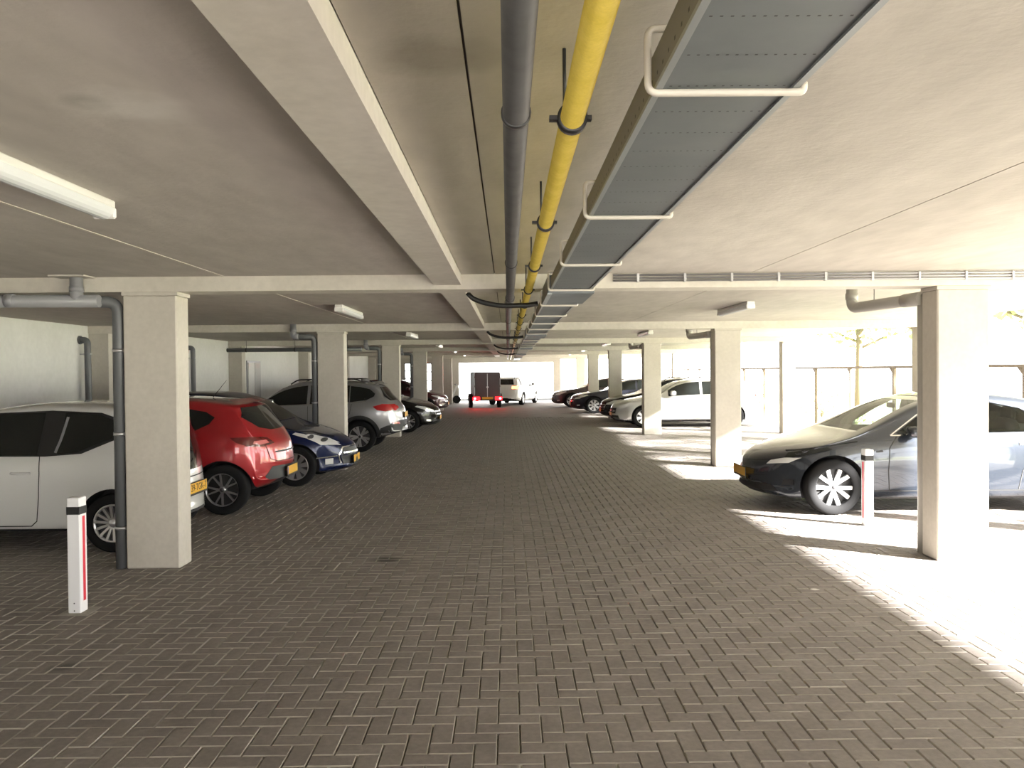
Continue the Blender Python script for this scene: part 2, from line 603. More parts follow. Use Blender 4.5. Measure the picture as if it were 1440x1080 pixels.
for n in range(0, 7):
    column(LX[n] - 0.48, LX[n], BAY * n, 'beige concrete column ' + where_l.get(n, 'nearest the back gateway on the white-wall side'),
           'columns along the aisle')
    column(RX[n], RX[n] + 0.47, BAY * n, 'beige concrete column ' + where_r.get(n, 'nearest the back gateway on the garden side'),
           'columns along the aisle')
for n in range(0, 7):
    t = MB().box(7.42, 7.76, BAY * n, BAY * n + 0.3, 0, SLAB + 0.02, 0.01).build('edge_column', M_COLUMN)
    tag(t, 'slim concrete column at the open garden edge of the roof', 'column', 'columns at the garden edge')

# ================================================================== OVERHEAD SERVICES
# yellow gas pipe
yp = empty('gas_pipe', (0.18, 0, 2.43))
MB().tube([(0, YB + 0.1, 0), (0, 45.9, 0)], 0.0325, 24).build('pipe', M_YEL, yp)
for k in range(-5, 26):
    y = 2.24 + 1.56 * k
    ring = MB().lathe_y([(0.0328, -0.016), (0.041, -0.016), (0.041, 0.016), (0.0328, 0.016)], 24, (0, y, 0))
    c = ring.box(-0.062, -0.036, y - 0.013, y + 0.013, -0.006, 0.006).box(0.036, 0.052, y - 0.013, y + 0.013, -0.006, 0.006) \
        .build('pipe_clamp', M_CLAMP, yp)
    top = SLAB - 2.432
    yy = y
    MB().tube([(-0.02, yy, 0.036), (-0.02, yy, top)], 0.005, 8).build('hanger_rod', M_CLAMP, c)
tag(yp, 'long yellow gas pipe hung in black clamps under the ceiling', 'pipe')
# grey iron pipe
gp = empty('drain_main', (0.028, 0, 2.432))
MB().tube([(0, YB + 0.1, 0), (0, 7.9, 0), (-0.012, 8.3, 0.0), (-0.012, 45.8, 0)], 0.0355, 24).build('pipe', M_IRON, gp)
for k in range(-2, 14):
    y = 2.2 + 3.0 * k
    x = 0 if y < 8 else -0.012
    MB().lathe_y([(0.0358, -0.012), (0.040, -0.012), (0.040, 0.012), (0.0358, 0.012)], 24, (x, y, 0)) \
        .tube([(x, y, 0.038), (x, y, SLAB - 2.434)], 0.005, 8).build('pipe_clamp', M_CLAMP, gp)
MB().lathe_y([(0.0358, -0.09), (0.044, -0.085), (0.044, 0.085), (0.0358, 0.09)], 24, (0, 7.75, 0)).build('coupling', M_IRON, gp)
tag(gp, 'dark grey round pipe running beside the yellow gas pipe', 'pipe')

# cable tray
TX0, TX1, TZ0, TZ1 = 0.322, 0.622, 2.35, 2.43
tr = empty('cable_tray', (0.47, 0, TZ0))
hw = (TX1 - TX0) / 2
MB().box(-hw, hw, YB + 0.1, 45.8, 0, 0.004).build('bottom_plate', M_TRAY, tr)
for s in (-1, 1):
    MB().box(min(s * hw, s * (hw - 0.003)), max(s * hw, s * (hw - 0.003)), YB + 0.1, 45.8, 0.003, TZ1 - TZ0) \
        .build('side_rail', M_TRAYSIDE, tr)
    MB().box(min(s * (hw + 0.002), s * (hw - 0.013)), max(s * (hw + 0.002), s * (hw - 0.013)), YB + 0.1, 45.8, -0.006, 0.004) \
        .build('rail_lip', M_TRAYRIM, tr)
MB().box(-hw + 0.02, hw - 0.02, YB + 0.1, 45.8, 0.006, 0.05).build('cable_bundle', M_CABLE, tr)
holes = MB()
y = 0.55
while y < 9:
    for k in range(14):
        x = -hw + 0.03 + k * (2 * hw - 0.06) / 13
        holes.add(
            [(x - 0.0028, y - 0.0025, -0.0006), (x + 0.0028, y - 0.0025, -0.0006), (x + 0.0028, y + 0.0025, -0.0006),
             (x - 0.0028, y + 0.0025, -0.0006)], [(0, 3, 2, 1)])
    y += 0.172
y = 0.3
while y < 9:
    holes.add([(-hw - 0.0006, y - 0.006, 0.02), (-hw - 0.0006, y + 0.006, 0.02), (-hw - 0.0006, y + 0.006, 0.028),
               (-hw - 0.0006, y - 0.006, 0.028)], [(0, 1, 2, 3)])
    y += 0.06
tag(link('perforations', holes.mesh('perforations', fix=False), M_BLACK, tr), kind='stuff')
for n in range(0, 6):
    y1 = BAY * (n + 1) - 0.42
    s = MB().box(-hw - 0.02, hw + 0.02, y1 - 0.95, y1, -0.036, 0.10, 0.004).build('joint_cover', M_TRAY, tr)
    MB().box(-hw - 0.024, -hw + 0.01, y1 - 0.95, y1, -0.039, -0.03).build('cover_lip', M_TRAYRIM, s)
tag(tr, 'wide grey perforated cable tray hung under the ceiling', 'cable tray')
bl = bend([(0.012, 0, 0.02), (0.012, 0, 0), (-0.318, 0, 0), (-0.318, 0, 0.135), (-0.02, 0, 0.135)], 0.02, 4)
for k in range(-2, 26):
    y = 1.756 + 1.42 * k
    if y > 44:
        break
    t = empty('tray_bracket', (0.62, y, TZ0 - 0.014))
    MB().tube(bl, 0.008, 10).build('bent_bar', M_BRACKET, t)
    MB().tube([(-0.15, 0, 0.135), (-0.15, 0, SLAB - TZ0 + 0.014)], 0.006, 8).build('hanger_rod', M_BRACKET, t)
    tag(t, 'pale bent-bar bracket carrying the grey cable tray', 'bracket', 'brackets of the cable tray')
# black cables slung under the beams
for n in range(1, 5):
    y = BAY * n + 0.36
    pts = [(-0.37, y, 2.49), (-0.33, y, 2.44), (-0.24, y, 2.40), (-0.10, y, 2.37), (0.0, y, 2.363), (0.1, y, 2.368),
           (0.2, y, 2.366), (0.29, y, 2.385)]
    o = MB().tube(bend(pts, 0.05, 4), 0.024, 10).build('cable_bundle', M_CABLE)
    tag(o, 'black cable bundle slung under the beam towards the tray', 'cable', 'cable bundles at the beams')
# conduits on the first cross beam, right of the tray
for k, z in enumerate((2.600, 2.574, 2.550)):
    o = MB().tube([(0.95, BAY - 0.03, z), (7.7, BAY - 0.03, z)], 0.0095, 10).build('conduit', M_GALV)
    tag(o, ['topmost', 'middle', 'lowest'][k] + ' thin grey conduit clipped along the cross beam', 'conduit', 'conduits on the beam')
for k in range(16):
    x = 1.17 + 0.42 * k
    o = MB().box(x - 0.012, x + 0.012, BAY - 0.045, BAY - 0.01, 2.536, 2.613, 0.003).build('conduit_clip', M_STEEL)
    tag(o, 'small metal clip holding the thin conduits on the beam', 'clip', 'clips on the conduits')

# fluorescent fittings
def lamp(x, y, ln, label):
    t = empty('fluorescent_lamp', (x, y, SLAB - 0.095))
    MB().box(-0.05, 0.05, -ln / 2, ln / 2, 0.055, 0.095, 0.006).build('housing', M_LAMPBODY, t)
    pr = [(0.055 * math.cos(a), 0.055 + 0.055 * math.sin(a)) for a in np.linspace(PI, 2 * PI, 11)]
    MB().prism(pr, -ln / 2 + 0.02, ln / 2 - 0.02, 'y').build('diffuser', M_LAMPDIFF, t)
    for s in (-1, 1):
        MB().box(-0.057, 0.057, s * (ln / 2 - 0.012) - 0.012, s * (ln / 2 - 0.012) + 0.012, 0.004, 0.06, 0.008).build('end_cap', M_LAMPBODY, t)
        MB().box(-0.02, 0.02, s * ln * 0.3 - 0.03, s * ln * 0.3 + 0.03, 0.09, 0.0955).build('mounting_clip', M_STEEL, t)
    tag(t, label, 'lamp', 'fluorescent ceiling lamps')


lp_l = ['long white fluorescent lamp above the white post', 'white fluorescent lamp in front of the blue hatchback',
        'fluorescent lamp over the silver SUV', 'fluorescent lamp over the black hatchback', 'fluorescent lamp in front of the dark red hatchback',
        'fluorescent lamp nearest the exit above the scooter side']
lp_r = ['', 'grey fluorescent lamp just beyond the electric saloon', 'fluorescent lamp over the silver hatchback bay',
        'fluorescent lamp over the black estate', 'fluorescent lamp over the navy saloon', 'fluorescent lamp nearest the exit above the dark brown car']
for n in range(0, 6):
    yc = 3.42 if n == 0 else BAY * n + 3.9
    lamp(-2.01 if n == 0 else -2.15, yc, 1.5, lp_l[n])
    if n:
        lamp(3.12, yc, 1.5, lp_r[n])

# ------------------------------------------------------------------ drains at the columns
def drain_left(n, xr, ylong, label, ph=0.0):
    xc = LX[n] - 0.48 - 0.062
    y = BAY * n
    t = empty('drain_pipe', (xc, y, 0))
    zz = 2.40
    MB().tube(bend([(0.0, 0.05, 0.0), (0, 0.05, zz), (xr, -0.09, zz), (xr - 0.001, -0.09, zz + 0.0)][:3], 0.10, 6), 0.052, 18) \
        .build('downpipe', M_PVC_D, t)
    r = MB()
    if ylong:
        r.tube([(-0.1, -0.09 + 0.0, zz), (ylong, -0.09, zz + 0.02)], 0.0555, 18)
        r.build('branch_pipe', M_PVC, t)
    MB().tube(bend([(xr + 0.09, -0.09, zz), (xr, -0.09, zz), (xr, -0.09, SLAB)], 0.08, 6), 0.0545, 18).build('riser', M_PVC, t)
    MB().tube([(xr, -0.09, zz + 0.08), (xr, -0.09, zz + 0.13)], 0.060, 18).build('coupling', M_PVC, t)
    if ylong:
        for q in (0.55, 1.05, 1.8):
            MB().tube([(xr - q, -0.09, zz + 0.01), (xr - q - 0.07, -0.09, zz + 0.01)], 0.0605, 18).build('coupling', M_PVC, t)
        MB().box(xr - 0.18, xr + 0.13, -0.22, 0.0, SLAB - 0.012, SLAB).build('ceiling_flange', M_COLUMN, t)
    for z in (1.95, 1.2, 0.35):
        MB().tube([(0, 0.05, z), (0, 0.05, z + 0.03)], 0.057, 18).box(0, 0.062, 0.03, 0.07, z, z + 0.03).build('pipe_clip', M_STEEL, t)
    tag(t, label, 'drain pipe')


drain_left(1, -0.30, -3.5, 'grey plastic drain with long branch beside the column by the white post')
drain_left(2, -0.34, 0, 'grey plastic drain beside the column behind the blue hatchback')
drain_left(3, -0.34, 0, 'grey plastic drain beside the column behind the silver SUV')
drain_left(4, -0.34, 0, 'grey plastic drain beside the column behind the dark grey car')


def drain_right(n, label):
    x, y = RX[n], BAY * n
    t = empty('drain_pipe', (x, y, 0))
    zz = 2.40
    pts = [(-0.125, 1.55, SLAB), (-0.125, 1.55, zz), (0.02, 0.38, zz), (0.02, 0.34, zz)]
    MB().tube(bend(pts[:3], 0.10, 6), 0.058, 18).build('branch_pipe', M_PVC_L, t)
    MB().tube([(-0.125, 1.55, zz + 0.09), (-0.125, 1.55, zz + 0.16)], 0.066, 18).build('coupling', M_PVC_L, t)
    MB().tube([(0.06, 0.36, 0), (0.06, 0.36, zz + 0.04)], 0.058, 18).build('downpipe', M_PVC_L, t)
    MB().tube([(-0.005, 0.60, zz), (0.03, 0.33, zz)], 0.066, 18).build('elbow', M_PVC_L, t)
    MB().tube([(-0.06, 1.15, zz + 0.05), (-0.06, 1.15, SLAB)], 0.004, 6).build('hanger_rod', M_CLAMP, t)
    tag(t, label, 'drain pipe')


drain_right(1, 'beige grey drain running to the sunlit column before the electric saloon')
drain_right(2, 'grey drain running to the column before the silver hatchback')
drain_right(3, 'grey drain running to the column by the silver car front wheel')

for (yy, lab) in ((14.55, 'grey downpipe on the white wall behind the white hatchback'),
                  (19.4, 'grey downpipe on the white wall behind the red hatchback')):
    t = empty('wall_downpipe', (XL, yy, 0))
    MB().tube(bend([(0.0, -0.02, 2.36), (0.14, -0.02, 2.36), (0.14, 0.0, 1.0), (0.14, 0, 0.0)], 0.1, 6), 0.055, 16).build('pipe', M_PVC_D, t)
    MB().tube([(0.0, -0.02, 2.36), (0.03, -0.02, 2.36)], 0.075, 16).build('wall_flange', M_PVC_D, t)
    for z in (2.1, 1.28):
        MB().box(0.0, 0.14, -0.015, 0.015, z, z + 0.025).tube([(0.14, 0, z), (0.14, 0, z + 0.03)], 0.062, 16).build('pipe_clip', M_STEEL, t)
    MB().box(0.0, 0.24, -0.09, 0.09, 1.22, 1.3, 0.008).build('junction_box', M_PVC_D, t)
    tag(t, lab, 'downpipe')
# dark pipe under the third beam
t = empty('cross_pipe', (0, BAY * 3 - 0.1, 2.375))
MB().tube([(XL, 0, 0), (-3.9, 0, 0)], 0.055, 16).build('pipe', M_PVC_D, t)
for x in (-7.0, -5.7, -4.3):
    MB().tube([(x, 0, 0), (x + 0.03, 0, 0)], 0.06, 16).tube([(x + 0.015, 0, 0.05), (x + 0.015, 0, 0.245)], 0.006, 8).build('pipe_clamp', M_CLAMP, t)
tag(t, 'dark horizontal pipe under the beam behind the silver SUV', 'pipe')

# ------------------------------------------------------------------ bollards
def bollard(x, y, label):
    t = empty('parking_post', (x, y, 0))
    MB().box(-0.047, 0.047, -0.052, 0.052, 0.0, 0.85, 0.006).build('post', M_WPOST, t)
    MB().box(-0.0495, 0.0495, -0.0545, 0.0545, 0.725, 0.785, 0.004).build('black_band', M_BLACK, t)
    for s in (-1, 1):
        MB().box(min(s * 0.0465, s * 0.0485), max(s * 0.0465, s * 0.0485), -0.012, 0.022, 0.085, 0.71).build('red_strip', M_RED, t)
    for z in (0.02, 0.075):
        MB().lathe_y([(0, -0.0545), (0.005, -0.0545), (0.005, -0.050)], 10, (0, 0, z)).build('screw', M_CLAMP, t)
    MB().box(-0.10, 0.12, -0.11, 0.12, -0.004, 0.003).build('concrete_footing', M_SAND, t)
    tag(t, label, 'post', 'white parking posts')


bollard(-3.19, 6.1, 'white post with black band and red strip beside the near column')
bollard(3.99, 9.15, 'white post with red strip beside the electric saloon')

# ================================================================== VEHICLES
def mono(pts):
    """monotone cubic through control points"""
    x = np.array([p[0] for p in pts], float)
    y = np.array([p[1] for p in pts], float)
    h = np.diff(x)
    d = np.diff(y) / h
    m = np.zeros(len(x))
    m[0], m[-1] = d[0], d[-1]
    for i in range(1, len(x) - 1):
        if d[i - 1] * d[i] > 0:
            w1, w2 = 2 * h[i] + h[i - 1], h[i] + 2 * h[i - 1]
            m[i] = (w1 + w2) / (w1 / d[i - 1] + w2 / d[i])

    def f(s):
        s = min(max(s, x[0]), x[-1])
        i = min(int(np.searchsorted(x, s, side='right')) - 1, len(h) - 1)
        i = max(i, 0)
        t = (s - x[i]) / h[i]
        return ((1 + 2 * t) * (1 - t) ** 2 * y[i] + t * (1 - t) ** 2 * h[i] * m[i]
                + t * t * (3 - 2 * t) * y[i + 1] + t * t * (t - 1) * h[i] * m[i + 1])
    return f


def catmull(P, n):
    P = [np.array(p, float) for p in P]
    Q = [2 * P[0] - P[1]] + P + [2 * P[-1] - P[-2]]
    out = []
    for i in range(1, len(Q) - 2):
        for k in range(n):
            t = k / n
            a, b, c, d = Q[i - 1], Q[i], Q[i + 1], Q[i + 2]
            out.append(0.5 * (2 * b + (c - a) * t + (2 * a - 5 * b + 4 * c - d) * t * t + (3 * b - a - 3 * c + d) * t ** 3))
    out.append(P[-1])
    return out


class Car:
    def __init__(self, name, label, cat, L, Wd, wf, wb, R, top, belt, bot, wid, pnt, bowf=0.28, bowr=0.16, tum=0.36,
                 detail=1, cut=None, lower=None):
        self.L, self.W, self.wf, self.wb, self.R = L, Wd, wf, wb, R
        self.xf = wf + wb / 2
        self.top, self.belt, self.bot, self.wid = mono(top), mono(belt), mono(bot), mono(wid)
        self.bowf, self.bowr, self.tum, self.detail = bowf, bowr, tum, detail
        self.root = empty(name)
        tag(self.root, label, cat)
        self.pnt = pnt
        self.make_body(cut)

    def ring(self, s):
        zb, zt, zs = self.bot(s), self.top(s), self.belt(s)
        zs = min(zs, zt - 0.03)
        zb = min(zb, zs - 0.05)
        w = self.wid(s) * self.W / 2
        h = zt - zs
        H = zs - zb
        ws = 0.955 * w
        wr = max(ws - 0.028 - self.tum * h * 0.88, 0.3 * w)
        P = [(0, zb), (0.5 * w, zb), (0.84 * w, zb + 0.004), (0.955 * w, zb + 0.07 * min(1, H / 0.5)), (0.985 * w, zb + 0.33 * H),
             (1.0 * w, zb + 0.60 * H), (0.992 * w, zb + 0.82 * H), (ws, zs),
             (ws - 0.022 - self.tum * h * 0.33, zs + 0.36 * h), (ws - 0.026 - self.tum * h * 0.66, zs + 0.68 * h),
             (wr, zs + 0.88 * h), (wr * 0.88, zs + 0.955 * h), (wr * 0.55, zs + 0.99 * h), (0, zt)]
        return catmull(P, 3 if self.detail else 2), w

    def make_body(self, cut):
        L = self.L
        n = 76 if self.detail else 44
        t = np.linspace(0, 1, n)
        ss = L * (0.55 * t + 0.45 * (0.5 - 0.5 * np.cos(PI * t)))
        rings = []

        def bow(s, y, w):
            q = (y / w) ** 2 if w > 0 else 0
            f = self.bowf * max(0, 1 - s / 1.4) ** 1.6
            r = self.bowr * max(0, 1 - (L - s) / 1.0) ** 1.4
            return s + f * q - r * q
        for s in ss:
            half, w = self.ring(s)
            full = [(p[0], p[1]) for p in half] + [(-p[0], p[1]) for p in half[-2:0:-1]]
            rings.append([(self.xf - bow(s, y, w), y, z) for (y, z) in full])
        m = len(rings[0])

        def shrink(ring, s, k):
            w = self.wid(s) * self.W / 2
            zc = sum(p[2] for p in ring) / m
            return [(self.xf - bow(s, p[1] * k, w), p[1] * k, zc + (p[2] - zc) * k) for p in ring]
        rings = [shrink(rings[0], 0, 0.35), shrink(rings[0], 0, 0.75)] + rings + [shrink(rings[-1], L, 0.75), shrink(rings[-1], L, 0.35)]
        vs = [p for r in rings for p in r]
        fs = []
        for i in range(len(rings) - 1):
            for k in range(m):
                k2 = (k + 1) % m
                fs.append((i * m + k, i * m + k2, (i + 1) * m + k2, (i + 1) * m + k))
        for (i0, rv) in ((0, 1), ((len(rings) - 1) * m, 0)):
            c = np.mean([vs[i0 + k] for k in range(m)], axis=0)
            vs.append(tuple(c))
            ci = len(vs) - 1
            for k in range(m):
                k2 = (k + 1) % m
                fs.append((i0 + k2, i0 + k, ci) if rv else (i0 + k, i0 + k2, ci))
        mb = MB().add(vs, fs, True)
        me = mb.mesh('body')
        self.bvh = BVHTree.FromPolygons([v.co[:] for v in me.vertices], [tuple(p.vertices) for p in me.polygons])
        body = link('body', me, self.pnt, self.root)
        me.materials.append(M_DARK)
        cutters = []
        c = MB()
        for xw in (self.wb / 2, -self.wb / 2):
            for sd in (-1, 1):
                a, b = sd * (self.W / 2 - 0.30), sd * (self.W / 2 + 0.25)
                q = [(xw + (self.R + 0.045) * math.cos(k * 2 * PI / 40), self.R + 0.005 + (self.R + 0.045) * math.sin(k * 2 * PI / 40)) for k in range(40)]
                c.prism(q, min(a, b), max(a, b), 'y')
        cutters.append(c)
        for cc in (cut(self) if cut else []):
            cutters.append(cc)
        tmp = []
        for cm in cutters:
            o = link('tmp_cut', cm.mesh('tmp_cut'), None)
            o.parent = self.root
            md = body.modifiers.new('cut', 'BOOLEAN')
            md.operation = 'DIFFERENCE'
            md.solver = 'EXACT'
            md.object = o
            tmp.append(o)
        bpy.context.view_layer.update()
        dg = bpy.context.evaluated_depsgraph_get()
        new = bpy.data.meshes.new_from_object(body.evaluated_get(dg))
        body.modifiers.clear()
        for o in tmp:
            bpy.data.objects.remove(o, do_unlink=True)
        body.data = new
        new.materials.clear()
        new.materials.append(self.pnt)
        new.materials.append(M_DARK)
        for p in new.polygons:
            p.use_smooth = True
            h = self.bvh.find_nearest(p.center)
            p.material_index = 1 if (h[0] is None or h[3] > 0.006 or p.center.z < self.bot(self.xf - p.center.x) + 0.03) else 0
        new.set_sharp_from_angle(angle=math.radians(38))
        self.body = body

    # --- projecting shapes from a view onto the body
    def hit(self, view, a, b, sd=1):
        if view == 'side':
            o, d = Vector((self.xf - a, sd * 3, b)), Vector((0, -sd, 0))
        elif view == 'front':
            o, d = Vector((6, a * sd, b)), Vector((-1, 0, 0))
        elif view == 'rear':
            o, d = Vector((-6, a * sd, b)), Vector((1, 0, 0))
        else:
            o, d = Vector((self.xf - a, b * sd, 4)), Vector((0, 0, -1))
        h = self.bvh.ray_cast(o, d)
        if h[0] is None:
            q = o + d * (3 - self.W / 2 if view == 'side' else 6 - self.xf)
            h = self.bvh.find_nearest(q)
        n = h[1]
        if n.dot(d) > 0:
            n = -n
        return h[0], n

    def patch(self, name, view, poly, m, eps=0.004, sides=(1, -1), res=0.07, label=None, parent=None):
        out = []
        if 'lamp' in name:
            res = 0.03
        for sd in sides:
            pts, N = [], len(poly)
            for i in range(N):
                a, b = Vector(poly[i]), Vector(poly[(i + 1) % N])
                k = max(1, int((b - a).length / res))
                pts += [a + (b - a) * (j / k) for j in range(k)]
            nb = len(pts)
            xs_, ys_ = [p[0] for p in poly], [p[1] for p in poly]
            gx = np.arange(min(xs_) + res * 0.5, max(xs_), res)
            gy = np.arange(min(ys_) + res * 0.5, max(ys_), res)

            def inside(x, y):
                c = False
                for i in range(N):
                    (x1, y1), (x2, y2) = poly[i][:2], poly[i - 1][:2]
                    if (y1 > y) != (y2 > y) and x < (x2 - x1) * (y - y1) / (y2 - y1) + x1:
                        c = not c
                return c
            pts += [Vector((x, y)) for x in gx for y in gy if inside(x, y)]
            V, E, F = delaunay_2d_cdt([Vector((p[0], p[1])) for p in pts], [(i, (i + 1) % nb) for i in range(nb)], [], 1, 1e-5)[:3]
            co = []
            for v in V:
                p, n = self.hit(view, v[0], v[1], sd)
                co.append(p + n * eps)
            o = MB().add(co, [tuple(f) for f in F], True).build(name, m, parent or self.root)
            if label:
                o['label'] = label
            out.append(o)
        return out

    def strip(self, name, view, pts, w, m, eps=0.004, sides=(1, -1), res=0.05, closed=False):
        for sd in sides:
            P = [Vector(p) for p in pts]
            if closed:
                P.append(P[0])
            R = []
            for i in range(len(P) - 1):
                k = max(1, int((P[i + 1] - P[i]).length / res))
                R += [P[i] + (P[i + 1] - P[i]) * (j / k) for j in range(k)]
            R.append(P[-1])
            co, F = [], []
            for i, p in enumerate(R):
                t = (R[min(i + 1, len(R) - 1)] - R[max(i - 1, 0)]).normalized()
                nn = Vector((-t.y, t.x)) * (w / 2)
                for q in (p + nn, p - nn):
                    h, n = self.hit(view, q[0], q[1], sd)
                    co.append(h + n * eps)
            for i in range(len(R) - 1):
                F.append((2 * i, 2 * i + 1, 2 * i + 3, 2 * i + 2))
            MB().add(co, F, True).build(name, m, self.root)

    def window(self, s0, s1, lo=0.035, hi=0.84, n=8, r=0.06):
        """side glass outline between two stations, following belt and roof lines"""
        def zl(s): return self.belt(s) + lo
        def zh(s): return self.belt(s) + max(hi * (self.top(s) - self.belt(s)), lo + 0.01)
        ss = np.linspace(s0, s1, n)
        return [(s, zl(s)) for s in ss] + [(s, zh(s)) for s in ss[::-1]]

    def wheels(self, rim_fn, rw=0.205, faces=(1, -1)):
        R = self.R
        ym = TYRES.setdefault((R, rw), tyre_mesh(R, rw))
        rims = rim_fn(R)
        for xw in (self.wb / 2, -self.wb / 2):
            for sd in (1, -1):
                y = sd * (self.W / 2 - 0.012 - rw / 2)
                t = link('wheel', ym, M_RUBBER, self.root)
                t.location = (xw, y, R)
                t.rotation_euler = (0, random.uniform(0, 1.2), 0) if sd > 0 else (PI, random.uniform(0, 1.2), 0)
                for nm, me, mm in rims:
                    link(nm, me, mm, t)

    def plate(self, where, z, txt=None, w=0.52, h=0.11, y=0.0, blue=True, tilt=0.0, out=0.012):
        p, n = self.hit(where, y, z)
        sx = 1 if where == 'front' else -1
        px = p.x + sx * out
        o = MB().box(-0.006, 0.006, -w / 2, w / 2, -h / 2, h / 2, 0.003).build('license_plate', M_PLATE, self.root)
        o.location = (px, y, z)
        o.rotation_euler = (0, tilt, 0 if sx > 0 else PI)
        MB().box(-0.005, 0.0045, -w / 2 - 0.006, w / 2 + 0.006, -h / 2 - 0.022, h / 2 + 0.006, 0.002).build('plate_holder', M_BLACK, o)
        if blue:
            MB().box(0.0055, 0.0068, -w / 2 + 0.004, -w / 2 + 0.04, -h / 2 + 0.004, h / 2 - 0.004).build('plate_band', M_PLATEBLUE, o)
        if txt:
            tm = text_mesh(txt, h * 0.95)
            for v in tm.vertices:
                v.co = Vector((0.0072 + v.co.z, v.co.x + 0.02, v.co.y))
            link('plate_lettering', tm, M_BLACK, o)
        return o

    def mirror(self, s, z, m, size=(0.09, 0.10, 0.075), sides=(1, -1)):
        for sd in sides:
            p, n = self.hit('side', s, z - 0.03, sd)
            c = (p.x - 0.02, p.y + sd * 0.11, z + 0.03)
            o = MB().ellipsoid(c, size, 0.65).tube([(p.x, p.y - sd * 0.02, z - 0.03), (c[0], c[1] - sd * 0.02, z - 0.02)], 0.022, 10).build('wing_mirror', m, self.root)
            MB().box(c[0] - size[0] - 0.002, c[0] - size[0] + 0.012, c[1] - 0.07, c[1] + 0.07, c[2] - 0.05, c[2] + 0.05, 0.01).build('mirror_glass', M_CHROME, o)

    def handle(self, s, z, m, ln=0.18):
        for sd in (1, -1):
            p, n = self.hit('side', s, z, sd)
            q, _ = self.hit('side', s + ln, z, sd)
            MB().tube(bend([p - n * 0.002, p + n * 0.03 + (q - p) * 0.18, q + n * 0.03 - (q - p) * 0.18, q - n * 0.002], 0.03, 4), 0.011, 8).build('door_handle', m, self.root)

    def place(self, x, y, rz):
        self.root.location = (x, y, 0)
        self.root.rotation_euler = (0, 0, rz)


TYRES = {}


def tyre_mesh(R, w):
    rr_ = R * 0.66
    h = w / 2
    pr = [(rr_, -h * 0.9), (rr_ + 0.01, -h * 0.98), (R * 0.82, -h), (R * 0.94, -h * 0.93), (R * 0.985, -h * 0.78), (R, -h * 0.55), (R, h * 0.55),
          (R * 0.985, h * 0.78), (R * 0.94, h * 0.93), (R * 0.82, h), (rr_ + 0.01, h * 0.98), (rr_, h * 0.9), (rr_, -h * 0.9)]
    mb = MB().lathe_y(pr, 44)
    mb.lathe_y([(0, -h * 0.5), (rr_, -h * 0.5)], 44)
    return mb.mesh('tyre')


def rim_meshes(style):
    """style: n spokes, root width, tip width, twin, face material, back material, dish"""
    cache = {}

    def fn(R):
        if R in cache:
            return cache[R]
        n, w0, w1, twin, mf, mbk, prop = style
        rr_ = R * prop
        h = 0.08
        back = MB().lathe_y([(0, 0.035), (rr_ * 0.98, 0.035)], 40)
        face = MB().lathe_y([(rr_ * 0.90, h - 0.02), (rr_ * 0.93, h + 0.008), (rr_ * 0.985, h + 0.012), (rr_ * 1.02, h + 0.004), (rr_ * 1.02, h - 0.03)], 44)
        face.lathe_y([(0, h + 0.004), (R * 0.10, h + 0.002), (R * 0.145, h - 0.010), (R * 0.15, 0.04)], 24)
        for k in range(n):
            for off in ((-twin, twin) if twin else (0,)):
                a = 2 * PI * k / n
                a1 = a + off
                ca, sa = math.cos(a), math.sin(a)
                pi_, po = R * 0.11, rr_ * 0.955
                cb, sb = math.cos(a1), math.sin(a1)
                A = Vector((ca * pi_, 0, sa * pi_))
                B = Vector((cb * po, 0, sb * po))
                d = (B - A).normalized()
                q = Vector((-d.z, 0, d.x))
                vs = []
                for (P, w, yo) in ((A, w0, h - 0.008), (A * 0.45 + B * 0.55, (w0 + w1) / 2, h - 0.001), (B, w1, h + 0.006)):
                    for (sg, dy) in ((-1, 0), (1, 0), (1.12, -0.03), (-1.12, -0.03)):
                        vs.append(P + q * (sg * w / 2) + Vector((0, yo + dy, 0)))
                fs = []
                for i in (0, 4):
                    for j in range(4):
                        j2 = (j + 1) % 4
                        fs.append((i + j, i + j2, i + 4 + j2, i + 4 + j))
                fs += [(3, 2, 1, 0), (8, 9, 10, 11)]
                face.add(vs, fs)
        hub = MB().lathe_y([(0, h + 0.010), (R * 0.07, h + 0.008), (R * 0.085, h)], 20)
        cache[R] = [('wheel_disc', back.mesh('wheel_disc'), mbk), ('rim', face.mesh('rim'), mf), ('hub_cap', hub.mesh('hub_cap'), mf if n > 12 else M_ALLOYD)]
        return cache[R]
    return fn


RIM_MULTI = rim_meshes((14, 0.022, 0.026, 0, M_ALLOY, M_ALLOYD, 0.64))
RIM_FIVE = rim_meshes((5, 0.022, 0.016, 0.24, mat('alloy_mid', (0.36, 0.36, 0.37), 0.3, 0.8), M_BLACK, 0.68))
RIM_TWIN5 = rim_meshes((5, 0.035, 0.055, 0.21, M_ALLOY, M_ALLOYD, 0.71))
RIM_NINE = rim_meshes((9, 0.045, 0.075, 0, M_ALLOY, M_ALLOYD, 0.68))
RIM_Y = rim_meshes((5, 0.04, 0.032, 0.22, M_ALLOY, M_BLACK, 0.70))
RIM_SIX = rim_meshes((7, 0.05, 0.04, 0.12, M_ALLOY, M_BLACK, 0.69))

RIGHT = 0.0       # heading +X
LEFT = PI         # heading -X

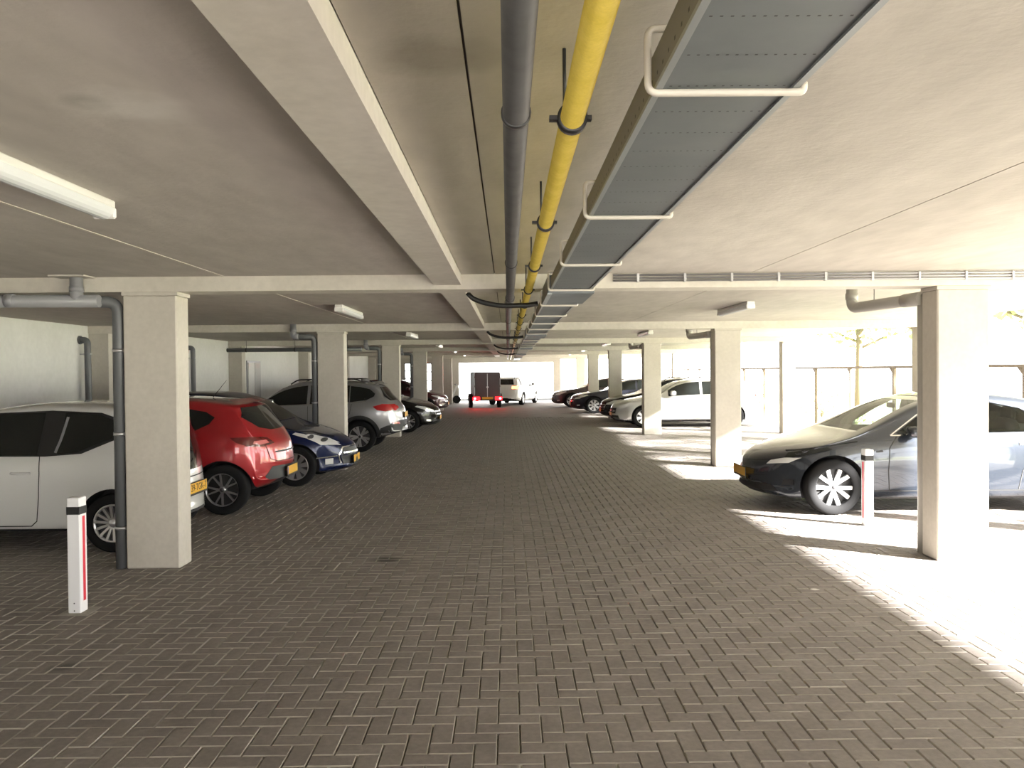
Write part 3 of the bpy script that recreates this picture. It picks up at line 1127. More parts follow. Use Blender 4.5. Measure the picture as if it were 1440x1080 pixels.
# ------------------------------------------------------------------ white three-door city car (tail to the aisle)
P_WHITE = paint('paint_white', (0.66, 0.66, 0.65))
c = Car('city_car', 'small white three-door hatchback parked behind the near column', 'car', 3.49, 1.63, 0.62, 2.34, 0.29,
        [(0, .50), (.05, .72), (.2, .86), (.5, .95), (.8, 1.0), (.95, 1.04), (1.5, 1.36), (1.8, 1.44), (2.2, 1.475), (2.75, 1.455), (3.03, 1.425),
         (3.18, 1.385), (3.28, 1.28), (3.35, 1.08), (3.42, .86), (3.47, .66), (3.49, .50)],
        [(0, .48), (.15, .70), (.9, .90), (1.6, .93), (2.3, .955), (2.8, 1.0), (3.15, 1.0), (3.33, .94), (3.44, .72), (3.49, .46)],
        [(0, .30), (.15, .22), (.6, .2), (2.9, .2), (3.3, .22), (3.49, .28)],
        [(0, .78), (.15, .90), (.5, .97), (1, 1), (2.8, 1), (3.15, .98), (3.38, .94), (3.49, .88)], P_WHITE, bowr=0.21, tum=0.30)
win_f = [(1.12, 0.965), (2.22, 0.962), (2.24, 1.375), (1.78, 1.36), (1.5, 1.28)]
win_r = [(2.42, .972), (2.62, .99), (2.93, 1.12), (2.965, 1.2), (2.93, 1.29), (2.8, 1.345), (2.5, 1.375), (2.44, 1.372)]
c.patch('window_surround', 'side', [(1.05, .955), (2.3, .95), (2.66, .975), (2.97, 1.105), (3.01, 1.2), (2.96, 1.315), (2.8, 1.37), (2.3, 1.395), (1.78, 1.375), (1.46, 1.29)],
        M_BLACK, 0.003)
c.patch('side_window', 'side', win_f, M_GLASSD, 0.006)
c.patch('side_window', 'side', win_r, M_GLASSD, 0.006)
c.strip('window_frame', 'side', [(2.40, .985), (2.43, 1.1), (2.47, 1.33)], 0.028, M_PVC, 0.007)
c.strip('door_seam', 'side', [(2.25, .95), (2.26, .78), (2.25, .55), (2.22, .32), (2.16, .27), (1.2, .27), (1.05, .35), (1.02, .6), (1.05, .93)], 0.009, M_SEAM)
c.handle(1.98, .79, P_WHITE, .19)
c.patch('rear_window', 'rear', [(-.60, .73), (.60, .73), (.64, .95), (.54, 1.33), (-.54, 1.33), (-.64, .95)], M_GLASSD, 0.005, (1,))
c.patch('tail_lamp', 'rear', [(.575, .72), (.71, .76), (.70, .98), (.64, 1.0), (.63, .92)], M_TAILDK, 0.006)
c.strip('bumper_crease', 'rear', [(-.68, .66), (.68, .66)], 0.012, M_SEAM, sides=(1,))
c.plate('rear', .535, '39-TGK-7', y=0.0)
c.mirror(1.2, .98, P_WHITE)
MB().tube([(-1.05, 0, 1.44), (-1.22, 0, 1.62)], [0.006, 0.002], 6).build('antenna', M_BLACK, c.root)
c.patch('bumper_reflector', 'rear', [(.50, .36), (.62, .36), (.62, .39), (.50, .39)], M_TAIL, 0.006)
c.wheels(RIM_MULTI, 0.17)
c.place(-3.885 - 2.34 / 2, 8.09 + 1.63 / 2 - 0.01, LEFT)

# ------------------------------------------------------------------ red hatchback (tail to the aisle)
P_RED = paint('paint_red', (0.36, 0.012, 0.018), 0.25)
c = Car('hatchback_car', 'red hatchback with black alloy wheels beside the blue car', 'car', 4.08, 1.75, 0.85, 2.59, 0.312,
        [(0, .50), (.06, .68), (.25, .78), (.6, .87), (1.0, .95), (1.15, .99), (1.75, 1.34), (2.1, 1.435), (2.5, 1.46), (3.1, 1.43), (3.45, 1.385), (3.60, 1.345),
         (3.79, 1.16), (3.91, 1.03), (3.99, .93), (4.05, .80), (4.08, .62)],
        [(0, .48), (.3, .68), (1.0, .86), (1.6, .90), (3.0, .97), (3.6, 1.0), (3.88, .97), (4.0, .84), (4.08, .58)],
        [(0, .32), (.15, .22), (.6, .2), (3.4, .22), (3.88, .30), (4.08, .40)],
        [(0, .78), (.15, .90), (.5, .96), (1, .985), (2.4, .97), (3.3, 1.0), (3.7, .985), (3.92, .93), (4.08, .86)], P_RED, bowr=0.26, tum=0.42)
c.patch('side_window', 'side', [(1.35, .955), (2.2, .975), (2.2, 1.32), (1.9, 1.31), (1.7, 1.25)], M_GLASSD, 0.005)
c.patch('side_window', 'side', [(2.28, .98), (3.05, 1.02), (3.26, 1.12), (3.32, 1.2), (3.2, 1.27), (2.9, 1.32), (2.28, 1.33)], M_GLASSD, 0.005)
c.strip('door_seam', 'side', [(3.12, 1.0), (3.1, .8), (2.95, .55), (2.92, .3), (2.3, .27), (2.26, .6), (2.26, .97)], 0.008, M_SEAM)
c.patch('rear_window', 'rear', [(-.52, 1.06), (-.30, 1.02), (.30, 1.02), (.52, 1.06), (.70, 1.20), (.56, 1.315), (-.56, 1.315), (-.70, 1.20)], M_GLASSD, 0.005, (1,))
c.patch('tail_lamp', 'rear', [(.40, .855), (.62, .825), (.80, .84), (.845, .93), (.70, .955), (.50, .935)], M_TAILDK, 0.006)
c.patch('tail_lamp_lens', 'rear', [(.50, .865), (.66, .85), (.74, .87), (.72, .90), (.54, .905)], mat('pale_red_lens', (0.62, 0.16, 0.16), 0.1, coat=1.0), 0.010)
c.patch('tail_lamp', 'side', [(3.54, .955), (3.78, .955), (3.80, .85), (3.74, .845), (3.62, .89)], M_TAILDK, 0.010)
c.patch('spoiler', 'rear', [(-.60, 1.335), (.60, 1.335), (.55, 1.375), (-.55, 1.375)], P_RED, 0.05, (1,))
c.strip('tailgate_trim', 'rear', [(-.42, .74), (.42, .74)], 0.022, M_BLACK, 0.005, (1,))
c.patch('bumper_insert', 'rear', [(-.55, .40), (.55, .40), (.62, .44), (.50, .56), (-.50, .56), (-.62, .44)], M_BLACK, 0.005, (1,))
c.strip('tailgate_seam', 'rear', [(-.60, .93), (-.52, .66), (-.40, .62), (.40, .62), (.52, .66), (.60, .93)], 0.008, M_SEAM, sides=(1,))
c.patch('bumper_reflector', 'rear', [(.60, .42), (.76, .43), (.77, .46), (.62, .45)], M_TAIL, 0.006)
MB().box(-2.30, -2.10, -0.10, -0.02, 1.03, 1.05).build('rear_wiper', M_BLACK, c.root)
p = c.plate('rear', .475, None, w=0.50, out=0.009)
c.mirror(1.42, .98, P_RED)
c.handle(2.0, .84, P_RED)
MB().tube([(-0.9, 0, 1.44), (-1.08, 0, 1.66)], [0.006, 0.002], 6).build('antenna', M_BLACK, c.root)
c.wheels(RIM_FIVE, 0.205)
c.place(-3.54 - 2.59 / 2, 10.19 + 1.75 / 2 - 0.01, LEFT)

# ------------------------------------------------------------------ dark blue hatchback (nose to the aisle)
P_BLUE = mat('paint_blue', (0.004, 0.010, 0.050), 0.22, 0.2, 0.35, coat=0.35)
c = Car('hatchback_car', 'dark blue hatchback facing the aisle between red car and column', 'car', 4.03, 1.75, 0.80, 2.54, 0.31,
        [(0, .46), (.04, .58), (.12, .66), (.3, .76), (.6, .85), (.9, .92), (1.05, .97), (1.7, 1.35), (2.1, 1.45), (2.5, 1.47), (3.2, 1.43), (3.6, 1.34), (3.85, 1.0), (3.98, .8), (4.03, .55)],
        [(0, .44), (.1, .58), (.3, .69), (.8, .83), (1.4, .90), (3.0, .98), (3.7, .98), (3.95, .8), (4.03, .5)],
        [(0, .26), (.15, .20), (.6, .2), (3.4, .2), (3.85, .26), (4.03, .35)],
        [(0, .80), (.15, .90), (.5, .975), (1, 1), (3.2, 1), (3.7, .96), (3.95, .9), (4.03, .8)], P_BLUE, bowf=0.42)
c.patch('side_window', 'side', c.window(1.35, 2.25), M_GLASSD, 0.005)
c.patch('side_window', 'side', c.window(2.33, 3.35), M_GLASSD, 0.005)
c.patch('windshield', 'front', [(-.66, 1.0), (.66, 1.0), (.52, 1.37), (-.52, 1.37)], M_GLASSD, 0.005, (1,))
c.patch('headlamp', 'side', [(.20, .635), (.34, .645), (.62, .735), (.84, .805), (.80, .825), (.55, .785), (.34, .715)], M_LENS, 0.012)
c.patch('headlamp', 'front', [(.40, .60), (.72, .635), (.80, .73), (.66, .70), (.48, .655)], M_LENS, 0.0055)
for (q, zq) in ((.40, .70), (.58, .755)):
    c.patch('headlamp_reflector', 'side', [(q + .045 * math.cos(a), zq + .028 * math.sin(a)) for a in np.linspace(0, 2 * PI, 13)[:-1]], M_ALLOYD, 0.016)
c.patch('grille', 'front', [(-.40, .30), (.40, .30), (.44, .42), (.40, .545), (.30, .56), (-.30, .56), (-.40, .545), (-.44, .42)], M_BLACK, 0.005, (1,))
c.strip('grille_surround', 'front', [(-.44, .32), (-.48, .44), (-.40, .565), (0, .585), (.40, .565), (.48, .44), (.44, .32)], 0.018, M_CHROME, 0.008, (1,))
c.strip('grille_bar', 'front', [(-.40, .48), (.40, .48)], 0.022, M_CHROME, 0.012, (1,))
c.patch('fog_lamp', 'front', [(.56, .32), (.66, .32), (.66, .41), (.56, .41)], M_LENS, 0.008)
c.strip('bumper_strip', 'side', [(.22, .44), (.42, .43), (.49, .43)], 0.018, M_CHROME, 0.006)
c.strip('bonnet_seam', 'side', [(.3, .735), (.6, .83), (1.0, .88)], 0.008, M_SEAM)
c.strip('door_seam', 'side', [(1.32, .88), (1.28, .6), (1.35, .3), (2.28, .28), (2.3, .6), (2.3, .93)], 0.008, M_SEAM)
c.plate('front', .37, None, w=0.50, out=0.02, blue=False)
c.mirror(1.4, .97, P_BLUE)
c.handle(2.0, .83, P_BLUE)
c.wheels(RIM_NINE, 0.195)
c.place(-3.28 - 2.54 / 2, 12.67 + 1.75 / 2 - 0.01, RIGHT)

# ------------------------------------------------------------------ silver SUV (tail to the aisle)
P_SILV = paint('paint_silver', (0.33, 0.33, 0.34), 0.6, 0.32)
c = Car('suv_car', 'silver grey SUV with black cladding and roof rails', 'car', 4.44, 1.82, 0.84, 2.67, 0.345,
        [(0, .58), (.05, .80), (.2, .90), (.6, .98), (1.1, 1.05), (1.25, 1.09), (1.85, 1.46), (2.2, 1.56), (2.6, 1.59), (3.3, 1.56), (3.7, 1.51), (3.92, 1.45),
         (4.12, 1.22), (4.25, 1.10), (4.36, .98), (4.42, .80), (4.44, .62)],
        [(0, .55), (.15, .75), (1.0, .96), (1.6, 1.0), (3.0, 1.05), (3.9, 1.09), (4.22, 1.06), (4.36, .90), (4.44, .58)],
        [(0, .32), (.15, .24), (.6, .22), (3.5, .24), (4.1, .34), (4.44, .44)],
        [(0, .80), (.15, .90), (.5, .97), (1, .99), (2.4, .98), (3.3, 1), (4.0, .975), (4.3, .92), (4.44, .86)], P_SILV, bowr=0.24, tum=0.38)
c.patch('side_window', 'side', c.window(1.5, 2.35, hi=.80), M_GLASSD, 0.005)
c.patch('side_window', 'side', c.window(2.42, 3.28, hi=.80), M_GLASSD, 0.005)
c.patch('side_window', 'side', [(3.30, 1.10), (3.66, 1.14), (3.82, 1.22), (3.84, 1.28), (3.72, 1.38), (3.5, 1.43), (3.30, 1.45)], M_GLASSD, 0.005)
c.strip('window_trim', 'side', [(1.45, 1.025), (2.4, 1.06), (3.3, 1.085), (3.66, 1.12)], 0.016, M_CHROME, 0.005)
c.patch('rear_window', 'rear', [(-.58, 1.12), (.58, 1.12), (.70, 1.22), (.56, 1.42), (-.56, 1.42), (-.70, 1.22)], M_GLASSD, 0.005, (1,))
c.patch('windshield', 'front', [(-.66, 1.12), (.66, 1.12), (.52, 1.48), (-.52, 1.48)], M_GLASSD, 0.005, (1,))
c.patch('tail_lamp', 'side', [(3.80, 1.0), (4.0, 1.055), (4.24, 1.04), (4.26, .92), (4.08, .89), (3.9, .92)], M_TAIL, 0.007)
c.patch('tail_lamp', 'rear', [(.42, .96), (.60, .90), (.83, .92), (.85, 1.04), (.60, 1.04), (.44, 1.0)], M_TAIL, 0.007)
c.patch('spoiler', 'rear', [(-.62, 1.44), (.62, 1.44), (.56, 1.49), (-.56, 1.49)], P_SILV, 0.06, (1,))
for xw in (0.84, 0.84 + 2.67):
    R1, R2 = 0.345 + 0.046, 0.345 + 0.115
    an = np.linspace(-0.35, PI + 0.35, 26)
    poly = [(xw + R1 * math.cos(a), .35 + R1 * math.sin(a)) for a in an] + [(xw + R2 * math.cos(a), .35 + R2 * math.sin(a)) for a in an[::-1]]
    c.patch('arch_cladding', 'side', poly, M_BLACK, 0.010)
c.patch('sill_cladding', 'side', [(1.26, .24), (3.06, .24), (3.06, .40), (1.26, .38)], M_BLACK, 0.008)
c.patch('rear_cladding', 'side', [(3.93, .32), (4.10, .36), (4.40, .46), (4.40, .62), (4.1, .58), (3.96, .52)], M_BLACK, 0.008)
c.patch('rear_cladding', 'rear', [(-.80, .47), (-.4, .445), (.4, .445), (.80, .47), (.80, .62), (.5, .68), (-.5, .68), (-.80, .62)], M_BLACK, 0.008, (1,))
c.patch('skid_plate', 'rear', [(-.42, .45), (.42, .45), (.36, .53), (-.36, .53)], M_STEEL, 0.014, (1,))
c.patch('bumper_reflector', 'rear', [(.50, .60), (.76, .61), (.77, .655), (.52, .645)], M_TAIL, 0.014)
c.plate('rear', .80, None, w=0.50, blue=False)
for s in (1, -1):
    MB().tube(bend([(c.xf - 1.95, s * .58, 1.50), (c.xf - 2.1, s * .575, 1.60), (c.xf - 3.4, s * .575, 1.605), (c.xf - 3.62, s * .57, 1.50)], 0.12, 5), 0.015, 8).build('roof_rail', M_BLACK, c.root)
c.strip('door_seam', 'side', [(3.34, 1.06), (3.3, .85), (3.05, .62), (3.0, .42), (2.42, .42), (2.38, .7), (2.38, 1.02)], 0.008, M_SEAM)
c.handle(2.95, .95, P_SILV)
c.mirror(1.55, 1.08, P_SILV)
MB().ellipsoid((c.xf - 3.5, 0, 1.57), (0.10, 0.02, 0.05), 1.0).build('antenna_fin', P_SILV, c.root)
c.wheels(RIM_TWIN5, 0.225)
c.place(-3.25 - 2.67 / 2, 18.05 + 1.82 / 2 - 0.01, LEFT)

# ------------------------------------------------------------------ generic shapes for the cars further off
HATCH = dict(L=4.3, Wd=1.80, wf=0.88, wb=2.64, R=0.32,
             top=[(0, .50), (.05, .66), (.2, .76), (.6, .86), (1.05, .95), (1.2, .99), (1.85, 1.36), (2.2, 1.45), (2.6, 1.47), (3.3, 1.43), (3.75, 1.34), (4.1, 1.0), (4.24, .8), (4.3, .55)],
             belt=[(0, .48), (.15, .64), (.4, .73), (1.0, .86), (1.6, .92), (3.2, .99), (3.95, .99), (4.2, .8), (4.3, .5)],
             bot=[(0, .28), (.15, .2), (.6, .2), (3.7, .2), (4.1, .27), (4.3, .36)],
             wid=[(0, .80), (.15, .90), (.5, .97), (1, 1), (3.4, 1), (3.95, .96), (4.2, .9), (4.3, .8)])
ESTATE = dict(L=4.62, Wd=1.82, wf=0.90, wb=2.72, R=0.325,
              top=[(0, .50), (.05, .66), (.2, .76), (.6, .86), (1.1, .94), (1.3, .98), (2.0, 1.36), (2.35, 1.44), (2.8, 1.47), (3.6, 1.45), (4.15, 1.38), (4.42, 1.05), (4.55, .85), (4.62, .55)],
              belt=[(0, .48), (.15, .64), (.4, .73), (1.1, .86), (1.7, .92), (3.4, .98), (4.25, 1.0), (4.5, .82), (4.62, .5)],
              bot=[(0, .28), (.15, .2), (.6, .2), (3.9, .2), (4.4, .27), (4.62, .36)],
              wid=[(0, .80), (.15, .90), (.5, .97), (1, 1), (3.7, 1), (4.25, .96), (4.5, .9), (4.62, .82)])
SALOON = dict(L=4.72, Wd=1.84, wf=0.90, wb=2.84, R=0.335,
              top=[(0, .50), (.05, .66), (.2, .75), (.6, .84), (1.2, .92), (1.42, .96), (2.15, 1.31), (2.5, 1.38), (2.9, 1.40), (3.4, 1.36), (3.95, 1.15), (4.2, 1.05), (4.55, 1.0), (4.68, .85), (4.72, .55)],
              belt=[(0, .48), (.15, .63), (.4, .71), (1.1, .83), (1.7, .89), (3.4, .95), (4.2, .96), (4.6, .85), (4.72, .5)],
              bot=[(0, .28), (.15, .19), (.6, .19), (3.9, .19), (4.5, .27), (4.72, .36)],
              wid=[(0, .80), (.15, .90), (.5, .97), (1, 1), (3.7, 1), (4.25, .96), (4.55, .9), (4.72, .82)])


def parked(spec, name, label, pnt, rim, Xnose, ynear, heading, wins, rails=False, detail=0, glass=None, chrome=True, headm=M_LENS, plate=True, cat='car'):
    g = glass or M_GLASSD
    c = Car(name, label, cat, pnt=pnt, detail=detail, bowf=0.36, **spec)
    for (a, b) in wins:
        c.patch('side_window', 'side', c.window(a, b), g, 0.005)
    ck = [p for p in spec['top'] if p[1] > .94][0]
    zc, H = ck[1] + 0.05, max(p[1] for p in spec['top'])
    c.patch('windshield', 'front', [(-.66, zc), (.66, zc), (.52, H - .09), (-.52, H - .09)], g, 0.005, (1,))
    c.patch('rear_window', 'rear', [(-.58, 1.06), (.58, 1.06), (.50, H - .13), (-.50, H - .13)], g, 0.005, (1,))
    c.patch('headlamp', 'side', [(.24, .60), (.5, .68), (.68, .745), (.62, .77), (.40, .74), (.26, .68)], headm, 0.006)
    c.patch('headlamp', 'front', [(.44, .585), (.70, .60), (.80, .68), (.66, .69), (.48, .65)], headm, 0.0055)
    c.patch('grille', 'front', [(-.36, .42), (.36, .42), (.42, .58), (-.42, .58)], M_BLACK, 0.006, (1,))
    c.patch('air_intake', 'front', [(-.55, .26), (.55, .26), (.50, .36), (-.50, .36)], M_BLACK, 0.006, (1,))
    if chrome:
        c.strip('grille_bar', 'front', [(-.40, .50), (.40, .50)], 0.022, M_CHROME, 0.012, (1,))
        c.strip('grille_surround', 'front', [(-.38, .42), (.38, .42), (.44, .59), (-.44, .59)], 0.014, M_CHROME, 0.01, (1,), closed=True)
    c.patch('fog_lamp', 'front', [(.58, .30), (.72, .32), (.72, .37), (.58, .36)], headm, 0.008)
    c.patch('tail_lamp', 'rear', [(.50, .86), (.80, .86), (.80, .98), (.52, .98)], M_TAIL, 0.006)
    c.strip('door_seam', 'side', [(wins[0][0] + .1, .88), (wins[0][0], .6), (wins[0][0] + .08, .3), (wins[0][1], .28), (wins[0][1] + .04, .9)], 0.009, M_SEAM)
    c.handle(wins[0][1] - .28, .85, pnt)
    c.mirror(wins[0][0] + .10, c.belt(wins[0][0]) + .10, pnt)
    if plate:
        c.plate('front', .40, None, blue=False, out=0.02)
    if rails:
        for s in (1, -1):
            a, b = c.xf - 2.2, c.xf - spec['L'] + .55
            MB().tube(bend([(a + .15, s * .57, c.top(2.05) - .07), (a, s * .565, H + .02), (b, s * .56, H + .005), (b - .15, s * .55, c.top(spec['L'] - .4) - .10)], .1, 4), 0.014, 8).build('roof_rail', M_BLACK, c.root)
    c.wheels(rim, 0.21)
    hx = 1 if heading == RIGHT else -1
    c.place(Xnose - hx * c.xf, ynear + spec['Wd'] / 2 - 0.01, heading)
    return c


P_BLACK = mat('paint_black', (0.006, 0.0055, 0.0055), 0.25, 0.1, 0.35, coat=0.5)
P_GRAPH = paint('paint_graphite', (0.045, 0.045, 0.05), 0.5)
P_DRED = paint('paint_dark_red', (0.055, 0.010, 0.014), 0.3)
P_NAVY = paint('paint_navy', (0.018, 0.020, 0.035), 0.4)
P_SILV2 = paint('paint_light_silver', (0.56, 0.56, 0.555), 0.55, 0.32)
P_DKBR = paint('paint_dark_brown', (0.035, 0.022, 0.024), 0.3)
W2 = [(1.5, 2.4), (2.48, 3.35)]
parked(HATCH, 'hatchback_car', 'black hatchback facing the aisle beyond the silver SUV', P_BLACK, RIM_Y, -2.02, 23.9, RIGHT, W2, detail=1)
parked(HATCH, 'hatchback_car', 'dark grey hatchback just beyond the black hatchback', P_GRAPH, RIM_Y, -2.42, 26.6, RIGHT, W2)
parked(HATCH, 'hatchback_car', 'dark red hatchback parked nearest the white scooter', P_DRED, RIM_Y, -2.56, 34.8, RIGHT, W2)
parked(dict(ESTATE, L=4.62), 'hatchback_car', 'silver hatchback facing the aisle behind two sunlit columns', P_SILV2, RIM_SIX, 3.22, 25.0, LEFT,
       [(1.65, 2.62), (2.70, 3.62)], detail=1)
parked(ESTATE, 'estate_car', 'black estate with roof rails beyond the silver hatchback', P_BLACK, RIM_Y, 3.18, 27.6, LEFT, [(1.6, 2.5), (2.58, 3.3), (3.36, 3.95)], rails=True)
parked(SALOON, 'saloon_car', 'navy saloon with bright alloy wheels between black estate and brown car', P_NAVY, RIM_SIX, 2.60, 33.5, LEFT, [(1.75, 2.6), (2.68, 3.5)], detail=1)
parked(SALOON, 'saloon_car', 'dark brown saloon parked nearest the bright exit', P_DKBR, RIM_Y, 2.12, 39.0, LEFT, [(1.75, 2.6), (2.68, 3.5)])

# ------------------------------------------------------------------ dark grey electric saloon (nose to the aisle)
P_GREY = paint('paint_midnight_grey', (0.030, 0.037, 0.050), 0.5, 0.22)
TW1 = [(1.62, .965), (2.40, .965), (2.42, 1.335), (2.22, 1.325), (1.98, 1.20)]
TW2 = [(2.50, .965), (3.18, .975), (3.40, 1.02), (3.40, 1.12), (3.16, 1.255), (2.80, 1.33), (2.50, 1.34)]


def tesla_cut(c):
    side = MB()
    for poly in (TW1, TW2):
        side.prism([(c.xf - s, z) for (s, z) in poly], -1.3, 1.3, 'y')
    lng = MB().prism([(-.62, .985), (.62, .985), (.50, 1.345), (-.50, 1.345)], c.xf - 3.95, c.xf - 1.15, 'x')
    return [side, lng]


c = Car('electric_saloon_car', 'dark blue-grey electric saloon with bright ten-spoke wheels beside the white post', 'car', 4.69, 1.85, 0.86, 2.875, 0.334,
        [(0, .46), (.03, .58), (.10, .66), (.25, .735), (.55, .82), (.85, .88), (1.05, .925), (1.18, .965), (2.05, 1.35), (2.4, 1.425), (2.75, 1.445), (3.2, 1.40),
         (3.75, 1.24), (4.2, 1.09), (4.55, 1.04), (4.64, .95), (4.69, .6)],
        [(0, .44), (.08, .58), (.25, .68), (.6, .765), (.9, .82), (1.4, .88), (1.7, .905), (3.2, .93), (4.2, .95), (4.58, .88), (4.69, .55)],
        [(0, .28), (.15, .19), (.6, .17), (3.9, .17), (4.4, .24), (4.69, .34)],
        [(0, .78), (.1, .86), (.35, .95), (.8, 1.0), (1.4, .985), (3.4, 1), (4.2, .97), (4.55, .9), (4.69, .82)], P_GREY, bowf=0.42, tum=0.40, cut=tesla_cut)
c.patch('side_window', 'side', TW1, M_GLASST, -0.004)
c.patch('side_window', 'side', TW2, M_GLASST, -0.004)
c.patch('windshield', 'front', [(-.62, .985), (.62, .985), (.50, 1.345), (-.50, 1.345)], M_GLASST, -0.003, (1,))
c.patch('rear_window', 'rear', [(-.58, 1.06), (.58, 1.06), (.48, 1.345), (-.48, 1.345)], M_GLASST, -0.003, (1,))
c.patch('glass_roof', 'top', [(2.2, -.46), (3.0, -.48), (3.0, .48), (2.2, .46)], M_GLASSD, 0.004, (1,))
c.strip('window_trim', 'side', [(1.55, .94), (2.4, .95), (3.2, .955), (3.44, 1.02), (3.42, 1.13), (3.18, 1.27), (2.8, 1.35), (2.42, 1.355), (2.2, 1.34), (1.96, 1.21)], 0.013, M_CHROME, 0.004, closed=True)
c.strip('window_pillar', 'side', [(2.46, .96), (2.46, 1.34)], 0.085, M_BLACK, 0.005)
c.patch('headlamp', 'side', [(.34, .66), (.60, .725), (.84, .785), (.80, .805), (.58, .775), (.40, .725)], M_GLASSD, 0.005)
c.patch('headlamp', 'front', [(.46, .575), (.70, .61), (.80, .68), (.64, .665), (.50, .625)], M_LENS, 0.005)
c.patch('air_intake', 'front', [(-.60, .25), (.60, .25), (.52, .33), (-.52, .33)], M_BLACK, 0.006, (1,))
c.patch('fog_lamp', 'front', [(.62, .33), (.74, .35), (.74, .41), (.64, .40)], M_BLACK, 0.006)
c.strip('bonnet_seam', 'side', [(.40, .745), (.8, .825), (1.15, .875)], 0.008, M_SEAM)
c.strip('door_seam', 'side', [(1.62, .93), (1.52, .80), (1.50, .52), (1.52, .29)], 0.009, M_SEAM)
c.strip('door_seam', 'side', [(2.46, .93), (2.48, .29)], 0.009, M_SEAM)
c.strip('door_seam', 'side', [(3.36, .95), (3.30, .75), (3.10, .52), (3.06, .29)], 0.009, M_SEAM)
c.strip('sill_seam', 'side', [(1.3, .285), (3.2, .285)], 0.012, M_SEAM)
c.patch('side_camera', 'side', [(1.36, .745), (1.44, .75), (1.43, .775), (1.36, .765)], M_BLACK, 0.008)
c.patch('tail_lamp', 'rear', [(.45, .84), (.82, .82), (.80, .94), (.50, .92)], M_TAIL, 0.006)
c.mirror(1.76, .96, P_GREY, (0.085, 0.10, 0.07))
for s in (2.22, 3.06):
    for sd in (1, -1):
        c.patch('door_handle', 'side', [(s, .82), (s + .2, .825), (s + .2, .85), (s, .85)], M_CHROME, 0.006, (sd,))
pl = c.plate('front', .45, None, w=0.52, blue=False, out=0.02)
for sd in (1, -1):
    for s_ in (2.35, 3.15):
        x = c.xf - s_
        st = MB().ellipsoid((x - .05, sd * .36, .80), (.11, .24, .32), 0.5).build('seat', M_SEAT, c.root)
        MB().ellipsoid((x - .10, sd * .36, 1.17), (.05, .12, .09), 0.6).build('headrest', M_SEAT, st)
sw = MB()
R_ = 0.18
cen = Vector((c.xf - 1.85, .36, .98))
ax = Vector((-0.85, 0, 0.5)).normalized()
e1 = Vector((0, 1, 0))
e2 = ax.cross(e1)
sw.tube([cen + (e1 * math.cos(a) + e2 * math.sin(a)) * R_ for a in np.linspace(0, 2 * PI, 25)], 0.016, 8, caps=False)
sw.tube([cen - e1 * R_, cen + e1 * R_], 0.02, 8)
sw.build('steering_wheel', M_BLACK, c.root)
MB().ellipsoid((c.xf - 1.95, 0, 1.27), (.02, .11, .035), 0.5).build('rear_view_mirror', M_BLACK, c.root)
RIM_TESLA = rim_meshes((5, 0.036, 0.046, 0.29, mat('alloy_bright', (0.70, 0.70, 0.71), 0.35, 0.5), M_BLACK, 0.735))
c.wheels(RIM_TESLA, 0.225)
c.place(3.88 + 2.875 / 2, 9.78 + 1.85 / 2 - 0.01, LEFT)

# ------------------------------------------------------------------ white estate leaving, with a box trailer
P_WHITE2 = paint('paint_white_far', (0.78, 0.78, 0.77))
cw = parked(ESTATE, 'estate_car', 'white estate car driving out towards the bright exit', P_WHITE2, RIM_Y, 0, 0, RIGHT,
            [(1.6, 2.5), (2.58, 3.3), (3.36, 4.0)], plate=False, rails=True, detail=1, glass=M_GLASSD)
cw.place(0.33, 44.35, math.radians(74))
for o in list(cw.root.children):
    if o.name.split('.')[0] == 'tail_lamp':
        o.data.materials.clear()
        o.data.materials.append(M_ORANGE)

